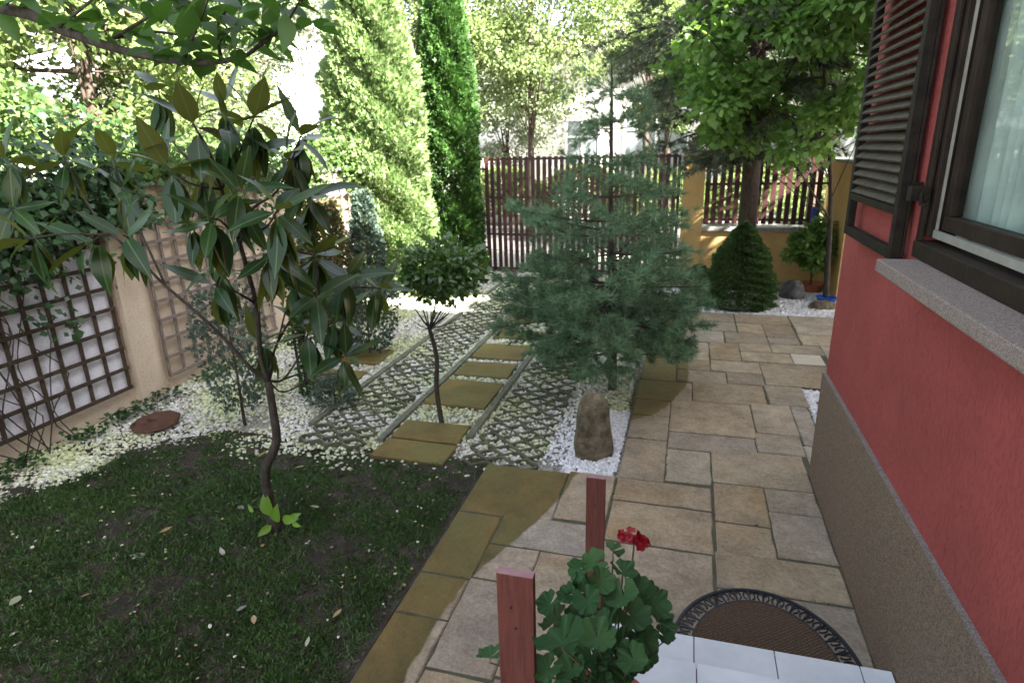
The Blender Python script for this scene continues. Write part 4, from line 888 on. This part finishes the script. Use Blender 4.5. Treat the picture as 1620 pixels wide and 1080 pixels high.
# ---- blue pine
PB = (-.62, 5.72, -.04)
pine = empty('pine_tree', PB, 'bushy blue green pine with long soft needles beside the patio', 'tree')
tr = MB(); tr.tube(bez([PB, (-.63, 5.72, .5), (-.66, 5.7, 1.2), (-.68, 5.7, 2.0), (-.69, 5.7, 2.7), (-.7, 5.7, 3.0)]), lin(.045, .004, 26), 9); tr.build('trunk', M_bark, pine, True)
brs = MB(); O = []; Dr = []
whorls = [(.36, .75, 9), (.52, .98, 12), (.7, 1.02, 12), (.9, .98, 11), (1.1, .95, 11), (1.34, .9, 9), (1.62, .88, 8), (1.95, .55, 5), (2.2, .34, 4), (2.5, .22, 4), (2.75, .12, 3)]
for (z, rr_, nb) in whorls:
    a0 = random.uniform(0, 6.28)
    for j in range(nb):
        t = a0 + 2 * math.pi * j / nb + random.uniform(-.25, .25); l = rr_ * random.uniform(.75, 1.08); zz = z + random.uniform(-.06, .06)
        if z < 1.9: l *= 1 - .1 * math.cos(t) - .05 * math.sin(t)
        zz -= .05 if z > .6 else 0
        d = Vector((math.cos(t), math.sin(t), 0)); tx = -.66; ty = 5.7
        p0 = Vector((tx, ty, zz)); p1 = p0 + d * l * .5 + Vector((0, 0, .04 * l)); p2 = p0 + d * l + Vector((0, 0, random.uniform(-.02, .22) * l))
        P = bez([p0, p1, p2], 6); brs.tube(P, lin(.004 + .010 * l, .003, len(P)), 5)
        ns = int(4 + l * 13)
        for s in range(ns):
            f_ = .28 + .72 * (s / ns); bp = P[min(len(P) - 1, int(f_ * (len(P) - 1)))]
            side = Vector((-d.y, d.x, 0)) * random.choice((-1, 1)); sl = random.uniform(.12, .34) * (1.15 - f_) + .04
            e = bp + (d * .7 + side * random.uniform(.3, 1) + Vector((0, 0, random.uniform(-.35, .6)))).normalized() * sl * 1.2
            brs.tube([bp, e], [.003, .002], 3, False)
            for _ in range(2):
                O.append(list(e + Vector([random.gauss(0, .03) for _ in range(3)]))); Dr.append(list((e - bp).normalized() + Vector((0, 0, .25))))
            O.append(list((e + bp) / 2)); Dr.append(list((e - bp).normalized()))
        O.append(list(p2)); Dr.append(list(d + Vector((0, 0, .3))))
for z in np.arange(2.3, 3.0, .08): O.append([-.7, 5.7, z]); Dr.append([0, 0, 1])
brs.build('branches', M_bark2, pine, True)
needles(np.array(O), np.array(Dr), 40, .085, .0055, .8, 'needles', L_pine, pine, PB)

# ---- generic spray foliage
SPR = ([(0, 0, 0), (.18, .35, .02), (.42, .62, 0), (.12, .6, .03), (0, 1, -.02), (-.12, .6, .03), (-.42, .62, 0), (-.18, .35, .02)], [(0, 1, 3, 4), (0, 4, 5, 7), (1, 2, 3, 3), (7, 5, 6, 6)])
SPR = (SPR[0], [(0, 1, 3), (1, 2, 3), (0, 3, 4), (0, 4, 5), (0, 5, 7), (7, 5, 6)])
def column(name, label, c, r, h, n, size, m, group=None, z0=.05, prof=None, parent_thing=None, up=.6, inner=.25, lumps=9, cat='shrub', trunk=(.05, .4)):
    r_ = empty(name, (c[0], c[1], -.04), label, cat, group)
    tr_ = MB(); tr_.tube([(c[0], c[1], -.05), (c[0] + .01, c[1], h * .5), (c[0], c[1], h * .9)], [trunk[0], trunk[0] * .6, .006], 8); tr_.build('trunk', M_bark2, r_, True)
    z = rng.uniform(0, 1, n); prof = prof or (lambda t: np.sqrt(np.clip(1 - t ** 2.4, 0, 1)) * np.clip(.75 + t, 0, 1))
    th = rng.uniform(0, 2 * np.pi, n); lump = 1 + .13 * np.sin(th * 3 + z * lumps * 1.7) * np.sin(z * lumps * 3.1 + th) + .08 * np.sin(th * 7 + z * lumps * 5) + rng.normal(size=n) * .035
    rad = r * prof(z) * lump * (1 - inner * rng.random(n) ** 2)
    P = np.column_stack([c[0] + rad * np.cos(th), c[1] + rad * np.sin(th), z0 + z * h])
    out = np.column_stack([np.cos(th), np.sin(th), np.zeros(n)])
    d = out * .8 + np.array([0, 0, up]) + rng.normal(size=(n, 3)) * .45
    u = out + rng.normal(size=(n, 3)) * .6
    scatter(SPR[0], SPR[1], frames(d, np.cross(d, u)), P, rng.uniform(.6, 1.2, n) * size, 'foliage', m, r_, origin=(c[0], c[1], 0))
    return r_
column('thuja', 'sunlit broad thuja column nearer the camera', (-4.98, 9.6), .82, 5.6, 56000, .11, L_thuja, 'tall thujas by the gate', prof=lambda t: np.clip(1 - t ** 2.2, 0, 1) ** .6, up=.9)
column('thuja', 'narrow darker thuja column right beside the gate pillar', (-4.22, 10.9), .5, 5.6, 36000, .11, leaf_mat('shaded_thuja_spray', (.03, .085, .014), (.06, .135, .024), rough=.6, trans=.2), 'tall thujas by the gate', prof=lambda t: np.clip(1 - t ** 3, 0, 1) ** .6, up=.9, inner=.15)  # darker copy of the thuja green: this column's shade is painted in
column('dwarf_spruce', 'dense conical dwarf spruce at the back edge of the patio', (.80, 9.35), .47, 1.22, 42000, .04, L_spruce, z0=-.03, prof=lambda t: np.clip(.86 + t * 1.3, 0, 1) * np.clip(1 - t ** 2.1, 0.0, 1) ** .8, up=.3, inner=.14, lumps=14)
column('juniper_shrub', 'feathery blue juniper with bare lower stem by the wall', (-3.74, 4.2), .27, 1.1, 1500, .055, L_jun, z0=.12, prof=lambda t: .55 + .5 * np.sin(t * 2.6), up=1.2, inner=.85, trunk=(.016, .4))
column('juniper_shrub', 'thin bluish juniper behind the magnolia branches', (-3.55, 6.2), .34, .95, 2400, .06, L_jun, z0=.05, prof=lambda t: .6 + .5 * np.sin(t * 2.6), up=.6, inner=.9, trunk=(.014, .4))
column('juniper_shrub', 'small bluish ground juniper under the magnolia leaves', (-3.15, 4.75), .22, .28, 900, .05, L_jun, z0=.0, prof=lambda t: 1 - .5 * t, up=.3, inner=.9, trunk=(.01, .4))
column('blue_spruce', 'pale blue conifer in front of the sunlit thuja', (-4.35, 7.8), .34, 1.5, 4500, .075, L_jun, z0=.25, prof=lambda t: 1 - .75 * t, up=.5, inner=.6)
column('yew_shrub', 'low rounded green shrub at the foot of the thujas', (-3.75, 9.3), .42, .6, 8000, .06, L_spruce, prof=lambda t: np.sqrt(np.clip(1 - t * t, 0, 1)), up=.4, inner=.4)
column('low_shrub', 'low dark round shrub between pine and dwarf spruce', (.22, 9.8), .22, .42, 4000, .05, L_spruce, prof=lambda t: np.sqrt(np.clip(1 - t * t, 0, 1)), up=.4, inner=.4)
column('brown_juniper', 'green and rust tinted shrub against the sunlit wall', (-4.75, 7.4), .4, 1.6, 7000, .07, leaf_mat('rust_tinted_spray', (.06, .1, .03), (.16, .1, .045), rough=.7, trans=.3), prof=lambda t: 1 - .5 * t, up=.8, inner=.7)

# ---- tree stems near the wall
k = empty('climber_post_tree', (-3.52, 4.88, 0), 'slim dark trunk wrapped in ivy behind the magnolia', 'tree')
t_ = MB(); P = bez([(-3.5, 4.9, -.04), q(478, 540, 4.9), q(470, 470, 4.95), q(462, 400, 5.0), q(455, 330, 5.05), q(450, 250, 5.1)]); t_.tube(P, lin(.045, .02, len(P)), 9); t_.build('trunk', M_bark, k, True)
st = MB(); st.tube([(-3.63, 4.93, -.04), (-3.64, 4.93, .95)], .014, 8); o = st.build('support_stake', M_bark2); tag(o, 'thin brown stake leaning by the ivy wrapped trunk', 'stake')
n = 1600; f_ = rng.random(n); P = np.array([list(p) for p in P]); ii = np.minimum((f_ * (len(P) - 1)).astype(int), len(P) - 1); c = P[ii] + rng.normal(size=(n, 3)) * (.05 + .12 * (f_[:, None] > .55))
scatter(QUADW[0], QUADW[1], frames(rdir(n), rdir(n)), c, rng.uniform(.03, .06, n), 'ivy_foliage', L_vine, k, origin=(-3.5, 4.9, 0))

# ---- leafy tree generator
CAMP = np.array([0, 0, CH])
def tree(name, label, base, h, crown, lm, n, size, group=None, trunk_r=.12, bark=M_bark2, clumps=40, nlimb=9, tmpl=QUADW, near=0, near_mesh=None, cat='tree', lean=(0, 0), squash=1.0, droop=0., gap=.5, leafname='leaf'):
    """crown = (cx,cy,cz,rx,ry,rz)"""
    r_ = empty(name, (base[0], base[1], base[2]), label, cat, group)
    cx_, cy_, cz_, rx_, ry_, rz_ = crown
    tr_ = MB(); top = Vector((cx_, cy_, cz_ + rz_ * .5)); b_ = Vector(base); mid = b_.lerp(top, .45) + Vector((lean[0], lean[1], 0))
    P = bez([b_ - Vector((0, 0, .1)), mid, top], 7); tr_.tube(P, lin(trunk_r, trunk_r * .2, len(P)), 10); tr_.build('trunk', bark, r_, True)
    C = rdir(clumps) * (rng.uniform(.35, 1, (clumps, 1)) ** .6) * np.array([rx_, ry_, rz_]) * .86 + np.array([cx_, cy_, cz_])
    lb = MB(); 
    for j in range(min(clumps, nlimb * 4)):
        c_ = Vector(C[j]); k_ = random.randint(len(P) // 3, len(P) - 1); s_ = P[k_]
        m_ = s_.lerp(c_, .5) + Vector((0, 0, -.04 * (c_ - s_).length)); lb.tube(bez([s_, m_, c_], 3), lin(trunk_r * (.35 if j < nlimb else .15), .006, 7), 5, False)
    lb.build('limbs', bark, r_, True)
    which = rng.integers(0, clumps, n); rc = np.array([rx_, ry_, rz_]).mean() * gap * rng.uniform(.5, 1.1, clumps)
    off = rdir(n) * (rng.random((n, 1)) ** .45) * rc[which][:, None] * np.array([1, 1, .6 * squash]); off[:, 2] -= droop * np.hypot(off[:, 0], off[:, 1])
    P_ = C[which] + off
    d = norm(off) + rng.normal(size=(n, 3)) * .6 + np.array([0, 0, -.25 - droop]); u = np.tile((0, 0, 1.), (n, 1)) + rng.normal(size=(n, 3)) * .55
    Rm = frames(d, u); S = rng.uniform(.65, 1.15, n) * size
    if near:
        o_ = np.argsort(np.linalg.norm(P_ - CAMP, axis=1)); nn = o_[:near]; rest = o_[near:]
        leaf_objects(near_mesh, r_, P_[nn], Rm[nn], S[nn], leafname)
    else: rest = np.arange(n)
    scatter(tmpl[0], tmpl[1], Rm[rest], P_[rest], S[rest], 'foliage', lm, r_, origin=tuple(base))
    return r_
# camellia standard
CB = (-1.99, 4.6, -.04); cam_t = empty('standard_camellia', CB, 'small ball headed tree on a bare dark trunk among the driveway slabs', 'tree')
tr = MB(); P = bez([CB, (-2.02, 4.6, .3), (-2.0, 4.6, .6), (-2.04, 4.58, .86)]); tr.tube(P, lin(.024, .017, len(P)), 9); tr.build('trunk', M_bark, cam_t, True)
tw = MB(); top = Vector((-2.04, 4.58, .86)); CC = np.array([-1.93, 4.6, 1.33]); 
for i in range(14):
    d = Vector(rdir(1)[0]); e = Vector(CC) + Vector((d.x * .33, d.y * .3, d.z * .24)); m_ = top.lerp(e, .45) + Vector((0, 0, -.03)); tw.tube(bez([top, m_, e], 3), lin(.010 if i < 6 else .005, .002, 7), 5, False)
for e in ((-1.78, 4.5, .98), (-1.7, 4.55, 1.0), (-1.74, 4.5, .9), (-2.2, 4.55, .95), (-2.15, 4.5, .9), (-1.85, 4.5, 1.0)): tw.tube(bez([top, top.lerp(Vector(e), .5) - Vector((0, 0, .02)), e], 3), lin(.005, .0015, 7), 4, False)
tw.build('twigs', M_bark, cam_t, True)
n = 2100; d = rdir(n); rr_ = rng.random(n) ** .42; lump = .92 + .22 * np.sin(d[:, 0] * 6 + 1) * np.sin(d[:, 2] * 7) + .14 * np.sin(d[:, 1] * 9 + d[:, 0] * 5)
P_ = CC + d * rr_[:, None] * lump[:, None] * np.array([.41, .34, .27]) ; low = P_[:, 2] < 1.2; P_ = P_[~(low & (rng.random(n) < .55))]; n = len(P_); dd = norm(P_ - CC)
Rm = frames(dd + rng.normal(size=(n, 3)) * .6, np.tile((0, 0, 1.), (n, 1)) + dd * .8 + rng.normal(size=(n, 3)) * .4); S = rng.uniform(.045, .075, n)
LCm = leaf_mat('camellia_single_leaf', (.03, .07, .02), (.07, .14, .04), rough=.28, trans=.3, tcol=(.14, .25, .03), coat=.2, island=False)
cme = [leaf_me('leaf', ell(.26, .8), LCm, fold=.3, curl=-.15, n=3)]
o_ = np.argsort(np.linalg.norm(P_ - CAMP, axis=1)); leaf_objects(cme, cam_t, P_[o_[:290]], Rm[o_[:290]], S[o_[:290]]); o_ = o_[290:]
scatter(QUADW[0], QUADW[1], Rm[o_], P_[o_], S[o_], 'foliage', L_cam, cam_t, origin=CB)

# right side trees
LB_o = leaf_mat('light_green_single_leaf', (.05, .12, .025), (.17, .28, .09), rough=.45, trans=.5, tcol=(.2, .38, .06), island=False)
bm = [leaf_me('leaf', ell(.3, .75), LB_o, fold=.2, curl=-.2, n=4), leaf_me('leaf', ell(.26, .8), LB_o, fold=.1, curl=-.1, n=4)]
tree('leafy_tree', 'light green broadleaf tree leaning over the right end of the fence', (2.08, 9.9, -.04), 5, (1.3, 8.8, 3.25, 1.9, 1.3, 1.5), L_bright, 11500, .12, trunk_r=.045, bark=M_bark, clumps=90, lean=(.12, .1), near=300, near_mesh=bm, gap=.26)
tree('leafy_tree', 'second light green tree spreading above the house corner', (3.6, 8.6, -.04), 6, (2.9, 8.2, 4.4, 1.7, 1.6, 2.2), L_bright, 9000, .13, trunk_r=.09, bark=M_bark, clumps=60, near=150, near_mesh=bm, gap=.32)
# dark layered conifer
kb = empty('dark_conifer', (.92, 10.4, -.04), 'dark layered conifer with drooping boughs behind the light green tree', 'tree')
tr = MB(); tr.tube([(.92, 10.4, -.1), (.9, 10.4, 2), (.8, 10.4, 5), (.8, 10.4, 8)], [.15, .13, .09, .02], 12); tr.build('trunk', M_bark2, kb, True)
brs = MB(); O = []; Dr = []
for z in np.arange(2.05, 7.8, .3):
    rr_ = min(2.6, 1.5 + (z - 2) * .6) * (1 - max(0, z - 5) / 3.4)
    for j in range(9):
        t = random.uniform(0, 6.28); l = rr_ * random.uniform(.7, 1.1); d = Vector((math.cos(t), math.sin(t), 0)); p0 = Vector((.85, 10.4, z)); p2 = p0 + d * l + Vector((0, 0, -.12 * l)); P = bez([p0, p0 + d * l * .5 + Vector((0, 0, .08)), p2], 6); brs.tube(P, lin(.03, .006, len(P)), 5, False)
        for s in range(int(26 * l)):
            f_ = random.uniform(.2, 1); bp = P[int(f_ * (len(P) - 1))]; e = bp + (d * .5 + Vector((-d.y, d.x, 0)) * random.uniform(-1, 1) + Vector((0, 0, random.uniform(-.5, .15)))) * random.uniform(.1, .35); O.append(list(e)); Dr.append(list((e - bp)))
brs.build('branches', M_bark2, kb, True); O = np.array(O); print('dark conifer tufts', len(O))
needles(O, np.array(Dr), 30, .13, .013, .75, 'needles', L_dcon, kb, (.92, 10.4, 0))
tree('bamboo_like_shrub', 'thin arching shrub with narrow leaves beside the house corner', (1.95, 10.5, .05), 1.2, (1.9, 10.35, .72, .42, .35, .42), L_bright, 1500, .1, trunk_r=.015, clumps=20, tmpl=QUAD, cat='shrub', gap=.45)

# unseen trees added behind the house (right, outside the frame) to shade the patio
tree('added_shade_tree', 'large unseen tree added behind the house to shade the patio', (6.2, 8.0, -.04), 9, (5.6, 7.6, 4.9, 2.7, 2.2, 2.2), L_far2, 15000, .2, group='unseen shade trees added behind the house', trunk_r=.2, clumps=60, gap=.35)

tree('added_shade_tree', 'dense unseen tree added close behind the house corner to shade the patio', (4.6, 6.4, -.04), 8, (4.7, 6.0, 4.9, 2.2, 1.5, 3.0), L_far2, 22000, .2, group='unseen shade trees added behind the house', trunk_r=.16, clumps=80, gap=.35)

# overhanging tree on the left
OB = (-6.4, 2.3, -.04)
ot = empty('overhanging_tree', OB, 'broadleaf tree beyond the left wall with a dark bough across the top', 'tree')
tr = MB(); P = bez([OB, (-6.3, 2.3, 1.5), (-6.1, 2.35, 3.0), (-5.6, 2.4, 4.6)]); tr.tube(P, lin(.16, .07, len(P)), 10); tr.build('trunk', M_bark, ot, True)
bo = MB(); YB = 2.5
def qb(px, py, y=YB): return Vector(ay(px, py, y))
main = bez([(-6.1, 2.35, 3.0), (-4.8, 2.4, 3.3), qb(0, 12), qb(90, 45), qb(180, 76), qb(250, 92), qb(320, 100), qb(390, 88), qb(425, 50)], 4); bo.tube(main, lin(.035, .005, len(main)), 7)
subs = [[qb(90, 45), qb(140, 5, 2.3), qb(200, -50, 2.2)], [qb(0, 12), qb(60, -30, 2.4), qb(140, -80, 2.4)], [qb(180, 60, 2.6), qb(240, 50, 2.7), qb(330, 65, 2.75), qb(385, 80, 2.7)], [qb(290, 95), qb(305, 60, 2.4), qb(330, 0, 2.3)], [qb(350, 97), qb(345, 40, 2.6), qb(380, -10, 2.6)], [qb(390, 88), qb(450, 40, 2.5), qb(480, -10, 2.5)], [qb(180, 60, 2.6), qb(260, 10, 2.5), qb(300, -40, 2.5)], [(-4.8, 2.4, 3.3), (-4.6, 1.6, 3.4), (-4, 1.0, 3.5)]]
SP = []
for s in subs: P = bez(s, 4); bo.tube(P, lin(.009, .003, len(P)), 6); SP += P
SP += main[8:]
bo.build('boughs', M_bark, ot, True)
OL = [leaf_me('leaf', ell(.33, .7), L_over, fold=.15, curl=-.15, n=5), leaf_me('leaf', ell(.3, .75), L_over, fold=.25, curl=-.3, n=5)]
T = []; D = []; U = []; S = []
for i in range(300):
    p = random.choice(SP) if i % 3 else None
    if p is None: p = qb(random.uniform(60, 500), random.uniform(-20, 55) if i % 2 else random.uniform(-60, 20), random.uniform(2.1, 2.8))
    T.append([p.x + random.gauss(0, .07), p.y + random.gauss(0, .09), p.z + abs(random.gauss(0, .06))]); D.append([random.gauss(0, 1), random.gauss(0, 1), random.gauss(-.3, .3)]); U.append([random.gauss(0, .4), random.gauss(0, .4), 1]); S.append(random.uniform(.08, .14))
leaf_objects(OL, ot, np.array(T), frames(np.array(D), np.array(U)), S)
n = 3500; C = rdir(30) * np.array([2.0, 1.8, 1.2]) + np.array([-5.6, 1.9, 5.4]); w = rng.integers(0, 30, n); c = C[w] + rdir(n) * rng.random((n, 1)) * .9
scatter(QUADW[0], QUADW[1], frames(rdir(n), np.tile((0, 0, 1.), (n, 1)) + rng.normal(size=(n, 3)) * .5), c, rng.uniform(.1, .16, n), 'foliage', L_far2, ot, origin=OB)

# climbing vine on the left trellis
VB = (-4.95, 3.2, -.03); vine = empty('climbing_vine', VB, 'dark leafy climber smothering the top of the left wall', 'vine')
vs_ = MB()
for i in range(13):
    y0 = random.choice((2.9, 3.2, 3.35, 3.6, 2.6, 2.2)); P = [(X_W + .1 + random.uniform(0, .1), y0 + random.uniform(-.05, .05), -.03)]
    y = y0; z = 0
    while z < 2.1: z += random.uniform(.25, .4); y += random.uniform(-.3, .24); P.append((X_W + .07 + random.uniform(0, .06), y, z))
    P = bez(P, 3); vs_.tube(P, lin(random.uniform(.004, .008), .003, len(P)), 5, False)
vs_.build('stems', M_bark, vine, True)
n = 9000; yy = rng.uniform(.8, 4.7, n); zz = 2.0 + rng.normal(size=n) * .28 + .12 * np.sin(yy * 5); low = rng.random(n) < .2; zz[low] = rng.uniform(.5, 1.8, low.sum()); cl = np.sin(yy * 7 + 1) + np.sin(zz * 9 + yy * 3)
c = np.column_stack([X_W + .12 + np.abs(rng.normal(size=n)) * .16 * (1 - .6 * low), yy, zz]); k_ = (~low | (cl > 1.1)) & ~((yy > 4.2) & (zz < 1.7)); c = c[k_]; n = len(c)
Rm = frames(np.column_stack([rng.uniform(-.2, 1, n), rng.normal(size=n), rng.normal(size=n) * .5 - .5]), np.tile((.6, 0, .8), (n, 1)) + rng.normal(size=(n, 3)) * .4); S = rng.uniform(.045, .085, n)
LVo = leaf_mat('vine_single_leaf', (.02, .06, .018), (.045, .11, .03), rough=.45, trans=.35, island=False); vm = [leaf_me('leaf', ell(.36, .65), LVo, fold=.2, curl=-.2, n=3)]
sc_ = np.linalg.norm(c - CAMP, axis=1) + rng.uniform(0, .5, n); o_ = np.argsort(sc_); ok = o_[c[o_, 1] > 2.2][:290]; m_ = np.ones(n, bool); m_[ok] = False
leaf_objects(vm, vine, c[ok], Rm[ok], S[ok]); scatter(QUADW[0], QUADW[1], Rm[m_], c[m_], S[m_], 'foliage', L_vine, vine, origin=VB)

cb = empty('hedge_ivy', (-5.4, 6.5, 0), 'light green creeper spilling over the coping behind the magnolia', 'creeper'); n = 9000; yy = rng.uniform(4.5, 9.2, n)
c = np.column_stack([-5.25 + rng.normal(size=n) * .2, yy, 2.12 + rng.normal(size=n) * .16 + .14 * np.sin(yy * 4) + .1 * np.sin(yy * 9.3)]); scatter(QUADW[0], QUADW[1], frames(rdir(n), np.tile((.5, 0, .8), (n, 1)) + rng.normal(size=(n, 3)) * .5), c, rng.uniform(.05, .09, n), 'foliage', L_far2, cb, origin=(-5.4, 6.5, 0))
tr = MB()
for i in range(8): y = 4.8 + i * .55; tr.tube([(-5.36, y, 0), (-5.34, y + .1, 1.2), (-5.3, y - .1, 2.2)], [.012, .009, .004], 5)
tr.build('stems', M_bark, cb, True)

# ============================================================ BEYOND THE FENCES
G = 'trees and bushes beyond the garden'
B = [('large yellow green tree beyond the left wall', (-8.5, 7.5), 7, (-8.3, 7.5, 3.9, 2.3, 2.0, 2.5), L_far1, .15),
     ('silver leaved tree standing beyond the left trellis', (-9.5, 11.5), 7, (-9.0, 11.5, 4.6, 2.2, 1.8, 2.6), L_far3, .12),
     ('mid green bushy tree at the far left edge', (-8, 4.2), 5, (-7.6, 4.2, 2.8, 1.5, 1.7, 1.5), L_far2, .12),
     ('tall pale green tree on the street behind the thujas', (-6.5, 15), 9, (-6.5, 15, 5.0, 2.6, 1.6, 3.8), L_far1, .14),
     ('weeping light green tree above the gate', (-4.2, 16.8), 9, (-4.0, 16.5, 6.2, 2.6, 2.0, 3.4), L_far1, .13),
     ('silver green tree beyond the road left of the pink house', (-6.4, 22), 8, (-6.2, 22, 4.2, 2.2, 2, 3.4), L_far3, .16),
     ('airy pale tree in front of the pink house', (-.6, 18.5), 7, (-.8, 18.5, 4.6, 2.2, 1.2, 2.2), L_far1, .13),
     ('leafy street tree beyond the right hand pickets', (2.6, 15), 8, (2.6, 15, 5.4, 2.5, 2, 3.0), L_far2, .15),
     ('broad pale tree high above the pink house', (-1.5, 22.0), 12, (-1.5, 22, 8.6, 3.6, 2.5, 3.4), L_far1, .2),
     ('dense tree in the far left distance', (-15, 17), 9, (-15, 17, 5.2, 3.6, 3, 4.2), L_far2, .22),
     ('bright tree in the left distance beside the white house', (-21, 21), 11, (-20, 23, 6.5, 4.5, 3, 5), L_far1, .25),
     ('tree far to the right beyond the road', (7, 23), 11, (7, 23, 6.5, 4, 3, 5), L_far2, .25)]
for lab, bs_, h_, cr_, lm_, sz_ in B:
    tree('distant_tree', lab, (bs_[0], bs_[1], -.1), h_, cr_, lm_, 20000, sz_ * .75, group=G, trunk_r=.12, clumps=70, gap=.33, droop=.4 if 'weeping' in lab else 0)
for hx, lab in ((-6.2, 'rounded pale bush across the road, left of the gate view'), (-3.4, 'rounded pale bush across the road behind the gate pickets'), (-.6, 'rounded pale bush across the road in front of the pink house window'), (2.2, 'rounded pale bush across the road behind the right hand pickets'), (4.9, 'rounded pale bush across the road at the far right')):
    column('street_hedge', lab, (hx, 20.9), 1.55, 1.5 + .2 * math.sin(hx), 7000, .17, L_far1, 'bushes across the road', prof=lambda t: np.sqrt(np.clip(1 - t * t, 0, 1)))

def far_house(name, label, x0, x1, y0, y1, h, wallm, wins, roofh=2.2):
    r = empty(name, ((x0 + x1) / 2, y0, -.1), label, 'house'); k = MB(); k.box(x0, x1, y0, y1, -.14, h); k.build('wall', wallm, r)
    k = MB(); e = .5; k.add([(x0 - e, y0 - e, h), (x1 + e, y0 - e, h), (x1 + e, y1 + e, h), (x0 - e, y1 + e, h), ((x0 + x1) / 2 - 2, (y0 + y1) / 2, h + roofh), ((x0 + x1) / 2 + 2, (y0 + y1) / 2, h + roofh)], [(0, 1, 5, 4), (1, 2, 5), (2, 3, 4, 5), (3, 0, 4), (3, 2, 1, 0)]); k.build('roof', M_farroof, r)
    for (a, b_, c_, d_) in wins:
        k = MB(); w = .09; y = y0 - .06; k.box(a, b_, y, y0, c_, c_ + w); k.box(a, b_, y, y0, d_ - w, d_); k.box(a, a + w, y, y0, c_ + w, d_ - w); k.box(b_ - w, b_, y, y0, c_ + w, d_ - w)
        m_ = (a + b_) / 2; k.box(m_ - .05, m_ + .05, y, y0, c_ + w, d_ - w); k.box(a + w, m_ - .05, y, y0, c_ + (d_ - c_) * .66, c_ + (d_ - c_) * .66 + .07); k.box(m_ + .05, b_ - w, y, y0, c_ + (d_ - c_) * .66, c_ + (d_ - c_) * .66 + .07)
        wf = k.build('window', M_farframe, r); k = MB(); k.box(a + w, b_ - w, y0 - .03, y0 - .02, c_ + w, d_ - w); k.build('pane', M_farglass, wf)
far_house('neighbour_house', 'pale pink house with white framed windows across the street', -7, 9, 25.5, 34, 5.6, M_farwall, [(-4.9, -3.5, 1.2, 3.3), (-2.6, -.1, 1.2, 3.6), (1.2, 3.4, 1.2, 3.4), (4.6, 6.8, 1.2, 3.4)])
far_house('white_building', 'white building glimpsed between trees at upper left', -30, -17, 19, 27, 7.5, M_farwall2, [(-28, -26, 3, 5), (-24, -22, 3, 5), (-20.5, -18.5, 3, 5)])
